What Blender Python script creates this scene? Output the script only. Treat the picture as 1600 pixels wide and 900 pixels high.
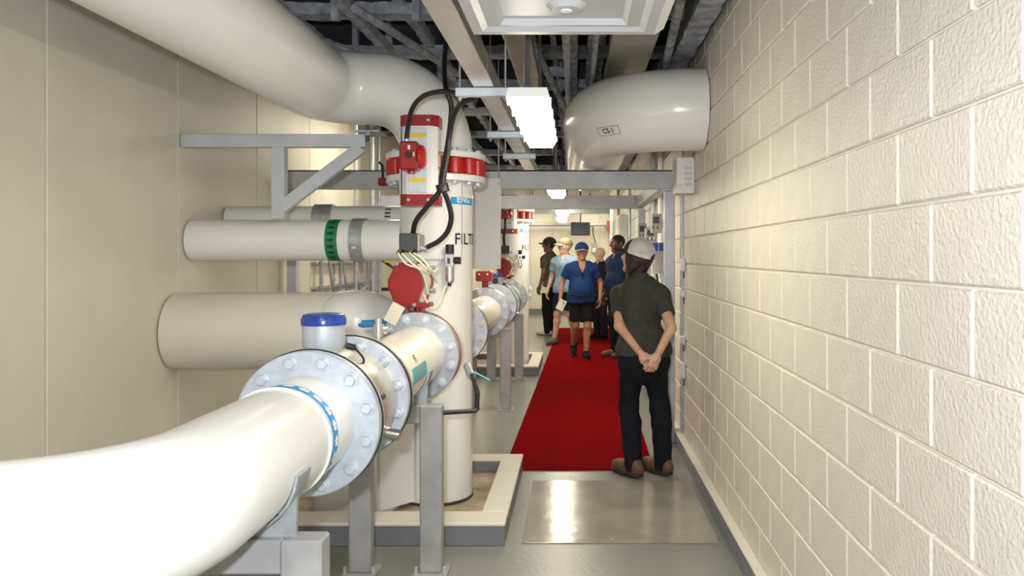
import bpy, bmesh, math, random
import numpy as np
from mathutils import Vector, Matrix

for _o in list(bpy.data.objects):
    bpy.data.objects.remove(_o)
scene = bpy.context.scene
COL = scene.collection
PI = math.pi
random.seed(7)

# ------------------------------------------------------------------ camera
cam_data = bpy.data.cameras.new('camera')
cam = bpy.data.objects.new('camera', cam_data)
COL.objects.link(cam)
cam.location = (0, 0, 1.58)
cam.rotation_euler = (PI / 2, 0, 0)
cam_data.sensor_width = 36
cam_data.lens = 1250 / 1600 * 36
cam_data.shift_x = -100 / 1600
cam_data.shift_y = -52 / 1600
cam_data.clip_start = 0.02
scene.camera = cam

# ------------------------------------------------------------------ world, exposure
world = bpy.data.worlds.new('world')
scene.world = world
world.use_nodes = True
world.node_tree.nodes['Background'].inputs[0].default_value = (0.9, 0.92, 1, 1)
world.node_tree.nodes['Background'].inputs[1].default_value = 0.05
vs = scene.view_settings
vs.view_transform = 'Standard'
vs.look = 'None'
vs.gamma = 1
vs.use_curve_mapping = False
vs.exposure = 0.22

# ------------------------------------------------------------------ lamps
def area_light(name, loc, direction, sx, sy, power, color):
    l = bpy.data.lights.new(name, 'AREA')
    l.shape = 'RECTANGLE'
    l.size, l.size_y = sx, sy
    l.energy = power
    l.color = color
    o = bpy.data.objects.new(name, l)
    COL.objects.link(o)
    o.location = loc
    o.rotation_euler = Vector(direction).to_track_quat('-Z', 'Y').to_euler()
    return o
FLUO = (1.0, 0.93, 0.80)
# the photographer's flash, up and to the left of the lens
area_light('flash', (-0.10, -0.04, 1.72), (-0.10, 1, -0.06), 0.09, 0.06, 62, (0.90, 0.95, 1.0))
# unseen fill added behind the photographer, as if from more tube lamps
area_light('fill_behind', (-0.6, -1.0, 2.9), (0, 0.15, -1), 0.3, 1.6, 40, FLUO)
FIXTURE_POWER = 36.0

# ------------------------------------------------------------------ materials
M = {}
def mat(name, col, rough=0.5, metal=0.0, var=0.0, vscale=6.0, bump=0.0, bscale=40.0, spec=0.5,
        emit=None, estr=0.0, stretch=None, col2=None, coat=0.0):
    m = bpy.data.materials.new(name)
    m.use_nodes = True
    nt = m.node_tree
    b = nt.nodes['Principled BSDF']
    b.inputs['Base Color'].default_value = (*col, 1)
    b.inputs['Roughness'].default_value = rough
    b.inputs['Metallic'].default_value = metal
    b.inputs['Specular IOR Level'].default_value = spec
    if coat:
        b.inputs['Coat Weight'].default_value = coat
        b.inputs['Coat Roughness'].default_value = 0.08
    if emit:
        b.inputs['Emission Color'].default_value = (*emit, 1)
        b.inputs['Emission Strength'].default_value = estr
    tc = nt.nodes.new('ShaderNodeTexCoord')
    src = tc.outputs['Object']
    if stretch:
        mp = nt.nodes.new('ShaderNodeMapping')
        mp.inputs['Scale'].default_value = stretch
        nt.links.new(src, mp.inputs[0])
        src = mp.outputs[0]
    if var or col2:
        n = nt.nodes.new('ShaderNodeTexNoise')
        n.inputs['Scale'].default_value = vscale
        n.inputs['Detail'].default_value = 6
        nt.links.new(src, n.inputs['Vector'])
        r = nt.nodes.new('ShaderNodeValToRGB')
        c2 = col2 if col2 else tuple(max(0, c * (1 - var)) for c in col)
        r.color_ramp.elements[0].position = 0.35
        r.color_ramp.elements[1].position = 0.65
        r.color_ramp.elements[0].color = (*c2, 1)
        r.color_ramp.elements[1].color = (*col, 1)
        nt.links.new(n.outputs[0], r.inputs[0])
        nt.links.new(r.outputs[0], b.inputs['Base Color'])
    if bump:
        n2 = nt.nodes.new('ShaderNodeTexNoise')
        n2.inputs['Scale'].default_value = bscale
        n2.inputs['Detail'].default_value = 4
        nt.links.new(src, n2.inputs['Vector'])
        bp = nt.nodes.new('ShaderNodeBump')
        bp.inputs['Strength'].default_value = bump
        bp.inputs['Distance'].default_value = 0.01
        nt.links.new(n2.outputs[0], bp.inputs['Height'])
        nt.links.new(bp.outputs[0], b.inputs['Normal'])
    M[name] = m
    return m
mat('white_paint', (0.86, 0.85, 0.825), 0.2, var=0.03, vscale=3, bump=0.04, bscale=60)
mat('cream_pipe', (0.76, 0.72, 0.63), 0.22, var=0.05, vscale=4)
mat('white_panel', (0.80, 0.79, 0.775), 0.45)
mat('wall_block', (0.76, 0.71, 0.62), 0.42, var=0.06, vscale=9, bump=0.5, bscale=70)
mat('wall_plain', (0.74, 0.70, 0.58), 0.5, var=0.06, vscale=3)
mat('mortar', (0.78, 0.74, 0.66), 0.6)
mat('galv', (0.50, 0.53, 0.57), 0.42, metal=0.55, var=0.22, vscale=22)
mat('galv_light', (0.60, 0.65, 0.72), 0.42, metal=0.35, var=0.14, vscale=25)
mat('bright_steel', (0.72, 0.72, 0.72), 0.25, metal=1.0)
mat('wireway', (0.70, 0.68, 0.63), 0.28, metal=0.9, var=0.15, vscale=5)
mat('duct_metal', (0.50, 0.48, 0.42), 0.35, metal=0.85, var=0.2, vscale=4)
mat('meter_steel', (0.66, 0.61, 0.50), 0.33, metal=0.75, var=0.12, vscale=6)
mat('beam_grey', (0.60, 0.625, 0.67), 0.45, var=0.14, vscale=6)
mat('post_grey', (0.64, 0.67, 0.72), 0.45, var=0.12, vscale=8, metal=0.2)
mat('support_grey', (0.44, 0.435, 0.445), 0.5, metal=0.25, var=0.22, vscale=9)
mat('red_paint', (0.29, 0.010, 0.014), 0.34)
mat('red_bright', (0.50, 0.020, 0.015), 0.3)
mat('black', (0.012, 0.012, 0.013), 0.45)
mat('dark_box', (0.045, 0.05, 0.06), 0.5)
mat('grey_box', (0.34, 0.34, 0.31), 0.5)
mat('yellow', (0.75, 0.55, 0.02), 0.5)
mat('brass', (0.70, 0.55, 0.25), 0.3, metal=0.9)
mat('blue_cap', (0.015, 0.05, 0.32), 0.25)
mat('blue_label', (0.02, 0.33, 0.72), 0.45)
mat('teal_label', (0.07, 0.36, 0.46), 0.45)
mat('blue_handle', (0.01, 0.17, 0.45), 0.35)
mat('green_label', (0.012, 0.22, 0.07), 0.45)
mat('ink', (0.01, 0.01, 0.01), 0.5)
mat('white_ink', (0.85, 0.87, 0.9), 0.5)
mat('grey_ink', (0.42, 0.40, 0.38), 0.5)
mat('tube_clear', (0.74, 0.70, 0.50), 0.3)
mat('floor_epoxy', (0.27, 0.275, 0.245), 0.30, var=0.12, vscale=1.6, bump=0.15, bscale=45)
mat('floor_plate', (0.40, 0.38, 0.32), 0.17, metal=0.12, var=0.25, vscale=3.0, bump=0.16, bscale=7, spec=0.3)
mat('curb_white', (0.80, 0.765, 0.68), 0.4, var=0.05, vscale=8, bump=0.2, bscale=50)
mat('curb_grey', (0.20, 0.205, 0.235), 0.4, var=0.15, vscale=7)
mat('pad_stain', (0.56, 0.47, 0.33), 0.6, col2=(0.17, 0.12, 0.06), vscale=4, bump=0.3, bscale=30)
mat('carpet', (0.25, 0.0025, 0.006), 0.95, col2=(0.175, 0.002, 0.004), vscale=60, bump=0.5, bscale=220, spec=0.02, stretch=(1, 3, 1))
mat('fireproof', (0.42, 0.44, 0.50), 0.95, col2=(0.23, 0.24, 0.28), vscale=12, bump=1.0, bscale=60, spec=0.1)
mat('deck', (0.05, 0.05, 0.055), 0.9, var=0.4, vscale=8, spec=0.1)  # on the beam webs this dark tone stands for shaded gaps
mat('lens', (0.9, 0.9, 0.88), 0.4, emit=(1.0, 0.92, 0.74), estr=FIXTURE_POWER)
mat('pan_grey', (0.52, 0.52, 0.55), 0.4)
mat('lamp_housing', (0.72, 0.72, 0.70), 0.4)
mat('screen', (0.008, 0.009, 0.009), 0.2)

# ------------------------------------------------------------------ helpers
ORG = {}
def org(o):
    return ORG.get(o.name, Vector((0, 0, 0)))

class MB:
    def __init__(self):
        self.v, self.f = [], []
    def add(self, vs_, fs_):
        n = len(self.v)
        self.v += [Vector(p) for p in vs_]
        self.f += [tuple(i + n for i in q) for q in fs_]
        return self
    def box(self, c, s, bev=0.0, rot=None):
        bm = bmesh.new()
        bmesh.ops.create_cube(bm, size=1)
        bmesh.ops.scale(bm, vec=s, verts=bm.verts)
        if bev:
            bmesh.ops.bevel(bm, geom=list(bm.edges), offset=bev, segments=1, affect='EDGES')
        if rot is not None:
            bmesh.ops.transform(bm, matrix=rot.to_4x4() if len(rot.row) == 3 else rot, verts=bm.verts)
        bm.verts.index_update()
        self.add([p.co + Vector(c) for p in bm.verts], [[p.index for p in q.verts] for q in bm.faces])
        bm.free()
        return self
    def ext(self, x0, x1, y0, y1, z0, z1, bev=0.0):
        return self.box(((x0 + x1) / 2, (y0 + y1) / 2, (z0 + z1) / 2), (abs(x1 - x0), abs(y1 - y0), abs(z1 - z0)), bev)
    def tube(self, pts, r, seg=12, cap=True):
        pts = [Vector(p) for p in pts]
        n = len(pts)
        rs = r if isinstance(r, (list, tuple)) else [r] * n
        t0 = (pts[1] - pts[0]).normalized()
        up = Vector((0, 0, 1)) if abs(t0.z) < 0.9 else Vector((1, 0, 0))
        nn = t0.cross(up).normalized()
        vs_, fs_ = [], []
        for i in range(n):
            t = (pts[min(i + 1, n - 1)] - pts[max(i - 1, 0)]).normalized()
            nn = (nn - t * nn.dot(t)).normalized()
            bb = t.cross(nn)
            for k in range(seg):
                a = 2 * PI * k / seg
                vs_.append(pts[i] + (nn * math.cos(a) + bb * math.sin(a)) * rs[i])
        for i in range(n - 1):
            for k in range(seg):
                k2 = (k + 1) % seg
                fs_.append((i * seg + k, i * seg + k2, (i + 1) * seg + k2, (i + 1) * seg + k))
        if cap:
            fs_.append(tuple(range(seg))[::-1])
            fs_.append(tuple((n - 1) * seg + k for k in range(seg)))
        return self.add(vs_, fs_)
    def lathe(self, prof, o, axis, seg=40):
        """closed profile of (radius, along) revolved about axis at o; a zero radius is a pole"""
        o = Vector(o); ax = Vector(axis).normalized()
        up = Vector((0, 0, 1)) if abs(ax.z) < 0.9 else Vector((0, -1, 0))
        u = ax.cross(up).normalized(); w = ax.cross(u)
        vs_, fs_, rows = [], [], []
        for r, t in prof:
            if r < 1e-6:
                rows.append([len(vs_)]); vs_.append(o + ax * t)
            else:
                rows.append(list(range(len(vs_), len(vs_) + seg)))
                for k in range(seg):
                    a = 2 * PI * k / seg
                    vs_.append(o + ax * t + (u * math.cos(a) + w * math.sin(a)) * r)
        for A, B in zip(rows[:-1], rows[1:]):
            for k in range(seg):
                k2 = (k + 1) % seg
                if len(A) == 1 and len(B) == 1: continue
                if len(A) == 1: fs_.append((A[0], B[k], B[k2]))
                elif len(B) == 1: fs_.append((A[k], B[0], A[k2]))
                else: fs_.append((A[k], B[k], B[k2], A[k2]))
        return self.add(vs_, fs_)
    def ring(self, o, axis, r0, r1, t0, t1, seg=48, ch=0.003):
        return self.lathe([(r0, t0), (r1 - ch, t0), (r1, t0 + ch), (r1, t1 - ch), (r1 - ch, t1), (r0, t1), (r0, t0)], o, axis, seg)
    def disc(self, o, axis, r, t0, t1, seg=32, ch=0.002):
        return self.lathe([(0, t0), (r - ch, t0), (r, t0 + ch), (r, t1 - ch), (r - ch, t1), (0, t1)], o, axis, seg)
    def prism(self, poly, o, u, w, n, depth):
        o, u, w, n = Vector(o), Vector(u), Vector(w), Vector(n)
        k = len(poly)
        vs_ = [o + u * a + w * b for a, b in poly] + [o + u * a + w * b + n * depth for a, b in poly]
        fs_ = [tuple(range(k))[::-1], tuple(range(k, 2 * k))] + [(i, (i + 1) % k, k + (i + 1) % k, k + i) for i in range(k)]
        return self.add(vs_, fs_)
    def mesh(self, name, m, origin=Vector((0, 0, 0)), angle=35):
        me = bpy.data.meshes.new(name)
        me.from_pydata([tuple(p - origin) for p in self.v], [], self.f)
        bm = bmesh.new(); bm.from_mesh(me)
        bmesh.ops.recalc_face_normals(bm, faces=bm.faces)
        bm.to_mesh(me); bm.free()
        me.shade_smooth()
        me.set_sharp_from_angle(angle=math.radians(angle))
        if m: me.materials.append(M[m] if isinstance(m, str) else m)
        return me
    def build(self, name, m, parent=None, angle=35):
        """without a parent the object's origin is at the middle of its base"""
        if parent is not None:
            g = org(parent)
        else:
            xs = [p.x for p in self.v]; ys = [p.y for p in self.v]; zs = [p.z for p in self.v]
            g = Vector(((min(xs) + max(xs)) / 2, (min(ys) + max(ys)) / 2, min(zs)))
        o = bpy.data.objects.new(name, self.mesh(name, m, g, angle))
        COL.objects.link(o)
        if parent is not None: o.parent = parent
        else: o.location = g
        ORG[o.name] = g
        return o

def inst(name, me, loc, parent, rot=None, scale=None):
    o = bpy.data.objects.new(name, me)
    COL.objects.link(o)
    o.parent = parent
    o.location = Vector(loc) - org(parent)
    if rot is not None: o.rotation_euler = rot
    if scale is not None: o.scale = scale
    ORG[o.name] = Vector(loc)
    return o
def tag(o, label, cat, group=None):
    o['label'] = label; o['category'] = cat
    if group: o['group'] = group
    return o
def thing(name, loc, label, cat, group=None):
    o = bpy.data.objects.new(name, None)
    o.empty_display_size = 0.1
    COL.objects.link(o)
    o.location = loc
    ORG[o.name] = Vector(loc)
    return tag(o, label, cat, group)
def struct(o):
    o['kind'] = 'structure'
    return o
def copy_tree(o, parent=None):
    c = o.copy(); COL.objects.link(c)
    if parent is not None: c.parent = parent
    for ch in o.children: copy_tree(ch, c)
    return c
def again(o, dy, label):
    c = copy_tree(o)
    c.location = o.location + Vector((0, dy, 0))
    c['label'] = label
    return c
def arc(c, u, w, r, a0, a1, n=14):
    c, u, w = Vector(c), Vector(u), Vector(w)
    return [c + u * (r * math.cos(a0 + (a1 - a0) * i / n)) + w * (r * math.sin(a0 + (a1 - a0) * i / n)) for i in range(n + 1)]
def smooth_path(pts, n=8):
    """Catmull-Rom through the points"""
    p = [Vector(q) for q in pts]
    p = [p[0] * 2 - p[1]] + p + [p[-1] * 2 - p[-2]]
    out = []
    for i in range(1, len(p) - 2):
        for k in range(n):
            t = k / n
            a, b, c, d = p[i - 1], p[i], p[i + 1], p[i + 2]
            out.append(0.5 * ((2 * b) + (c - a) * t + (2 * a - 5 * b + 4 * c - d) * t * t + (3 * b - a - 3 * c + d) * t ** 3))
    out.append(p[-2])
    return out
def text_geo(s, size, bold=0.0, align='LEFT'):
    cu = bpy.data.curves.new('t', 'FONT')
    cu.body = s; cu.size = size; cu.offset = bold; cu.align_x = align; cu.align_y = 'CENTER'
    cu.resolution_u = 3
    o = bpy.data.objects.new('t', cu); COL.objects.link(o)
    dg = bpy.context.evaluated_depsgraph_get(); dg.update()
    me = o.evaluated_get(dg).to_mesh()
    v = [tuple(p.co) for p in me.vertices]; f = [tuple(q.vertices) for q in me.polygons]
    bpy.data.objects.remove(o); bpy.data.curves.remove(cu)
    return v, f
def text_on(s, size, fn, bold=0.0, align='LEFT'):
    v, f = text_geo(s, size, bold, align)
    return MB().add([fn(p[0], p[1]) for p in v], f)
# ------------------------------------------------------------------ the setting
F = 1250.0
def at(px, py, Y):
    return Vector(((px - 900) * Y / F, Y, 1.58 - (py - 398) * Y / F))
def seen(p):
    if p[1] < 0.1: return False
    x = 900 + F * p[0] / p[1]; y = 398 - F * (p[2] - 1.58) / p[1]
    return -20 < x < 1620 and -20 < y < 920
XL, XR, YB, YF, ZC = -2.45, 0.87, 21.0, -2.6, 3.95
struct(MB().ext(XL - .2, XR + .2, YF - .2, YB + .2, -0.1, 0).build('floor', 'floor_epoxy'))
ceil = struct(MB().ext(XL - .2, XR + .2, YF - .2, YB + .2, ZC, ZC + .1).build('ceiling', 'deck'))
def lumpy(x0, x1, y0, y1, z0, z1, amp=0.012, step=0.07):
    """a box of rough sprayed coating: a fine grid with uneven sides"""
    mb = MB()
    dims = [x1 - x0, y1 - y0, z1 - z0]
    ax = max(range(3), key=lambda i: dims[i])
    n = max(2, int(dims[ax] / step))
    o1, o2 = [i for i in range(3) if i != ax]
    lo = [x0, y0, z0]
    prof = [(0, 0), (.5, 0), (1, 0), (1, .5), (1, 1), (.5, 1), (0, 1), (0, .5)]
    vs_ = []
    for i in range(n + 1):
        for a, b in prof:
            p = [0, 0, 0]
            p[ax] = lo[ax] + dims[ax] * i / n
            p[o1] = lo[o1] + dims[o1] * a + random.uniform(-amp, amp)
            p[o2] = lo[o2] + dims[o2] * b + random.uniform(-amp, amp)
            vs_.append(p)
    fs_ = [(i * 8 + k, i * 8 + (k + 1) % 8, i * 8 + 8 + (k + 1) % 8, i * 8 + 8 + k) for i in range(n) for k in range(8)]
    fs_ += [tuple(range(8))[::-1], tuple(n * 8 + k for k in range(8))]
    return mb.add(vs_, fs_)
# cross beams: flange sprayed with fireproofing, web coloured dark as the shaded gaps
for y in (3.9, 4.95, 5.95, 7.1, 8.4, 10.0, 11.8, 13.8, 16.2):
    lumpy(XL, XR, y - .075, y + .075, 3.05, 3.12, .005).build('beam', 'fireproof', ceil)
    lumpy(XL, XR, y - .025, y + .025, 3.12, ZC - .01, .006).build('gap_shade_web', 'deck', ceil)
for x, w, z in ((-2.15, .09, 3.12), (-1.78, .07, 3.0), (-1.36, .06, 3.02), (-1.07, .06, 3.1), (-.72, .05, 3.15), (-.30, .05, 3.0),
                (-.16, .04, 3.1), (-.02, .06, 2.98), (.10, .035, 3.05), (.19, .05, 3.1), (.74, .14, 2.95)):
    lumpy(x - w / 2, x + w / 2, 2.6, 16, z, z + w * 1.3, .006).build('joist', 'fireproof', ceil)
for x0, x1, y, z in ((-.25, -.08, 6.2, 2.97), (-.12, .22, 7.2, 2.93), (-2.3, -1.2, 6.3, 2.95), (-.32, .02, 8.4, 2.93)):
    lumpy(x0, x1, y - .03, y + .03, z, z + .06, .008).build('bridging', 'fireproof', ceil)

for px, y in ((612, 5.93), (655, 4.93), (560, 5.93), (530, 4.93), (690, 7.05), (875, 7.05), (905, 8.35), (930, 8.35), (830, 5.93)):
    x = (px - 900) * y / F
    lumpy(x - .022, x + .022, y - .10, y - .06, 3.0, 3.5, .004).build('hanger_bar', 'fireproof', ceil)
for x0, y0, x1, y1, z in ((-1.9, 4.6, -1.25, 6.3, 2.98), (-1.3, 4.7, -.95, 6.4, 3.03), (.55, 4.2, .70, 6.8, 2.92), (-.28, 5.2, -.05, 8.0, 2.94)):
    MB().tube([(x0, y0, z), (x1, y1, z)], .028, 8).build('brace', 'fireproof', ceil)
wr = struct(MB().ext(XR + .012, XR + .2, YF, YB, 0, ZC).build('wall_right', 'mortar'))
blk = MB().box((0, 0, 0), (.024, .398, .195), .005).mesh('block', 'wall_block')
rest = MB()
for row in range(20):
    z = .0846 + .2032 * (row + .5)
    if z > ZC - .1: break
    k = 0
    y = 1.35 - (.2032 if row % 2 else 0)
    while y < 20.7:
        c = Vector((XR + .012, y + .2032, z))
        vis = any(seen((XR, y + a, z + b)) for a in (.0, .4) for b in (-.1, .1))
        if vis and y < 6.9:
            inst('block', blk, c, wr)
        else:
            rest.box(c, (.024, .398, .195))
        y += .4064
ro = rest.build('block', 'wall_block', wr); ro['kind'] = 'stuff'
wl = struct(MB().ext(XL - .2, XL - .01, YF, YB, 0, ZC).build('wall_left', 'mortar'))
y = -2.4
while y < YB:
    MB().ext(XL - .012, XL, y + .006, min(y + 1.214, YB - .01), .16, ZC - .02, .004).build('panel', 'wall_plain', wl)
    y += 1.22
wb = struct(MB().ext(XL, XR, YB + .01, YB + .2, 0, ZC).build('wall_back', 'mortar'))
x = XL + .03
while x < XR - .1:
    MB().ext(x + .005, min(x + .605, XR - .02), YB - .005, YB + .012, .16, ZC - .02, .004).build('panel', 'wall_plain', wb)
    x += .61
struct(MB().ext(XL, XR, YF - .2, YF, 0, ZC).build('wall_front', 'wall_plain'))
bb = struct(MB().ext(XL, XR, YB - .03, YB - .006, 0, .16).build('baseboard_back', 'curb_grey'))
struct(MB().ext(XL + .001, XL + .03, YF, YB - .04, 0, .16).build('baseboard_left', 'curb_grey'))
br = struct(MB().ext(.822, XR, YF, YB - .04, 0, .118, .004).build('baseboard_right', 'curb_grey'))
MB().ext(.819, XR, YF, YB - .04, .108, .128, .006).build('cap_strip', 'curb_white', br)

# ------------------------------------------------------------------ floor plate and carpet
pl = thing('floor_plate', (.24, 4.97, 0), 'brushed metal floor plate in front of the red carpet', 'floor plate')
MB().ext(-.297, .79, 4.375, 5.58, .0005, .006, .002).build('plate', 'floor_plate', pl)
pb = MB().disc((0, 0, 0), (0, 0, 1), .009, 0, .002, 12).mesh('screw', 'support_grey')
for x in (-.24, .2, .72):
    for y in (4.43, 5.52): inst('screw', pb, (x, y, .006), pl)
def carpet_mesh():
    nx, ny = 22, 240
    x0, x1, y0, y1 = -.527, .57, 5.855, 17.2
    top, fs_ = [], []
    for j in range(ny + 1):
        for i in range(nx + 1):
            x = x0 + (x1 - x0) * i / nx; y = y0 + (y1 - y0) * j / ny
            xx = x + .0136 * (y - y0)
            z = .011 + .0022 * math.sin(y * 9.3 + 1.3 * math.sin(x * 2.1)) * math.sin(x * 1.7 + y) + random.uniform(-.0006, .0006)
            top.append((xx, y, z))
    n = len(top); w = nx + 1
    bot = [(p[0], p[1], .0006) for p in top]
    for j in range(ny):
        for i in range(nx):
            a = j * w + i
            fs_.append((a, a + 1, a + w + 1, a + w))
    for i in range(nx):
        fs_.append((i + 1, i, n + i, n + i + 1)); a = ny * w + i; fs_.append((a, a + 1, n + a + 1, n + a))
    for j in range(ny):
        a = j * w; fs_.append((a, a + w, n + a + w, n + a)); a = j * w + nx; fs_.append((a + w, a, n + a, n + a + w))
    return MB().add(top + bot, fs_)
tag(carpet_mesh().build('carpet', 'carpet'), 'long red carpet runner laid down the aisle towards the back wall', 'carpet')

# ------------------------------------------------------------------ frames across the aisle
def tube_frame(Y, label, z1=2.28, h=.155):
    t = thing('steel_gantry', (0, Y, 0), label, 'gantry', 'grey beams across the aisle')
    z0 = z1 - h
    mb = MB()   # channel: web, top and bottom flanges
    mb.ext(-2.42, .80, Y, Y + .012, z0, z1); mb.ext(-2.42, .80, Y, Y + .10, z1 - .010, z1); mb.ext(-2.42, .80, Y - .001, Y + .10, z0, z0 + .010)
    mb.build('crossbeam', 'beam_grey', t)
    MB().ext(.735, .82, Y + .012, Y + .10, .015, z0 - .015, .006).build('post', 'post_grey', t)
    MB().ext(.715, .822, Y - .01, Y + .12, z0 - .014, z0 - .001, .002).build('cap_plate', 'bright_steel', t)
    bp = MB().ext(.66, .82, Y - .03, Y + .14, .0005, .015, .002).build('base_plate', 'post_grey', t)
    for x in (.68, .71):
        MB().disc((x, Y - .01, .015), (0, 0, 1), .011, 0, .018, 6).build('bolt', 'galv', bp)
    MB().ext(-2.40, -2.32, Y + .012, Y + .10, .015, z0 - .001, .006).build('post', 'post_grey', t)
    return t
fr1 = tube_frame(6.62, 'nearer grey steel beam and post crossing above the red carpet')
fr2 = tube_frame(9.45, 'farther grey steel beam and post behind the first crossing beam')
t = tag(MB().ext(.70, .80, 6.74, 9.44, 2.135, 2.265, .006).build('side_rail', 'beam_grey'),
        'grey rail running along the right side between the two crossing beams', 'rail')

# ------------------------------------------------------------------ curbed pad
def curbed_pad(Y0, label, dx=0):
    Y1 = Y0 + 1.50
    x0, x1 = -1.98 + dx, -.387 + dx
    t = thing('curbed_pad', ((x0 + x1) / 2, (Y0 + Y1) / 2, 0), label, 'equipment pad', 'curbed pads under the white columns')
    rf, rs = .20, .145
    for nm, m, z0, z1, e in (('kerb', 'curb_grey', .0005, .108, 0), ('kerb_top', 'curb_white', .108, .127, .003)):
        mb = MB()
        for a in ((x0 - e, x1 + e, Y0 - e, Y0 + rf), (x0 - e, x1 + e, Y1 - rs, Y1 + e), (x1 - rs, x1 + e, Y0 + rf, Y1 - rs), (x0 - e, x0 + rs, Y0 + rf, Y1 - rs)):
            mb.ext(*a, z0, z1, .004)
        mb.build(nm, m, t)
    MB().ext(x0 + rs, x1 - rs, Y0 + rf, Y1 - rs, .0005, .045).build('pad', 'pad_stain', t)
    return t
pad1 = curbed_pad(4.335, 'nearest white topped kerb around a stained concrete pad')
pad2 = curbed_pad(4.335 + 6.1, 'farther white topped kerb beside the red carpet', -.105)

# ------------------------------------------------------------------ pipework
XC, YC, R18, R12, ZH = -.89, 5.1, .2285, .162, 1.02
HEX = MB().disc((0, 0, 0), (0, -1, 0), .026, 0, .004, 20, .001)
HEX.lathe([(0, .004), (.0195, .004), (.0195, .017), (.016, .020), (0, .020)], (0, 0, 0), (0, -1, 0), 6)
BOLT = HEX.mesh('bolt', 'galv_light')
NUTM = MB().disc((0, 0, 0), (0, -1, 0), .034, 0, .004, 24, .001)
NUTM.lathe([(0, .004), (.022, .004), (.022, .021), (.018, .024), (0, .024)], (0, 0, 0), (0, -1, 0), 6)
NUTM.lathe([(0, .024), (.0115, .024), (.0115, .040), (.009, .042), (0, .042)], (0, 0, 0), (0, -1, 0), 14)
NUT = NUTM.mesh('bolt', 'galv_light')
NUTW = NUTM.mesh('bolt', 'white_panel')
def flange(parent, y0, t, m='galv_light', bolts=None, r=.241, rin=.13, name='flange', side=-1, x=XC, z=ZH, rb=.207, off=15):
    f = MB().ring((x, y0, z), (0, 1, 0), rin, r, 0, t, 64).build(name, m, parent)
    if bolts:
        for k in range(12):
            a = math.radians(off + 30 * k)
            c = Vector((x + rb * math.cos(a), y0 if side < 0 else y0 + t, z + rb * math.sin(a)))
            inst('bolt', bolts, c, f, rot=(0, 0, 0 if side < 0 else PI))
    return f

def column_unit(label):
    t = thing('filter_column', (XC, YC, .045), label, 'pipe column', 'white columns along the left of the aisle')
    MB().lathe([(0, .062), (R18, .062), (R18, 1.93), (R18 + .004, 1.945), (R18 + .004, 1.955), (R18, 1.97), (R18, 2.032), (0, 2.032)], (XC, YC, 0), (0, 0, 1), 56).build('pipe', 'white_paint', t)
    MB().disc((XC, YC, 0), (0, 0, 1), R18 + .006, .046, .063, 48).build('base_ring', 'dark_box', t)
    lf = MB().ring((XC, YC, 0), (0, 0, 1), .15, .312, 2.032, 2.072, 56).build('flange', 'white_paint', t)
    for k in range(16):
        a = 2 * PI * (k + .5) / 16
        b = MB().disc((XC + .277 * math.cos(a), YC + .277 * math.sin(a), 2.032), (0, 0, -1), .021, 0, .02, 6, .003).build('nut', 'galv_light', lf)
    # nozzle to the header on the near side, with its own flange
    MB().lathe([(0, 0), (R12, 0), (R12, .40), (R12 + .035, .46), (0, .46)], (XC, 4.55, ZH), (0, 1, 0), 48).build('nozzle', 'cream_pipe', t)
    flange(t, 4.552, .040, 'cream_pipe', None, rin=.15)
    # nozzle on the far side
    MB().lathe([(0, 0), (R12 + .03, 0), (R12, .10), (R12, .60), (0, .60)], (XC, 5.27, ZH), (0, 1, 0), 48).build('nozzle', 'cream_pipe', t)
    flange(t, 5.86, .036, 'galv_light', NUTW, rin=.15)
    # lettering wrapped on the column
    def wrap(th0, z, r):
        return lambda a, b: Vector((XC + r * math.sin(th0 + a / r), YC - r * math.cos(th0 + a / r), z + b))
    lab = MB()
    r = R18 + .0012
    th = [math.radians(32 + 76 * i / 18) for i in range(19)]
    vs_ = [(XC + rr * math.sin(a), YC - rr * math.cos(a), z) for a in th for rr, z in ((r, 1.892), (r, 1.953), (r - .002, 1.953), (r - .002, 1.892))]
    fs_ = [(i * 4 + k, i * 4 + (k + 1) % 4, i * 4 + 4 + (k + 1) % 4, i * 4 + 4 + k) for i in range(18) for k in range(4)]
    lb = lab.add(vs_, fs_).build('label_band', 'blue_label', t)
    text_on('ENG', .062, wrap(math.radians(42), 1.922, r + .001), .0016).build('lettering', 'white_ink', lb)
    text_on('FILTER', .098, wrap(math.radians(38), 1.674, r + .0006), .0012).build('lettering', 'ink', t)
    # thin wire and clip down the column
    def onc(deg, z, off=.006):
        a = math.radians(deg); return Vector((XC + (R18 + off) * math.sin(a), YC - (R18 + off) * math.cos(a), z))
    MB().tube([onc(52, 2.02), onc(52, 1.6), onc(50, 1.565), onc(42, 1.562)], .0022, 6).build('wire', 'grey_ink', t)
    return t
col1 = column_unit('nearest tall white column with a blue label and black FILTER lettering')

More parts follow.
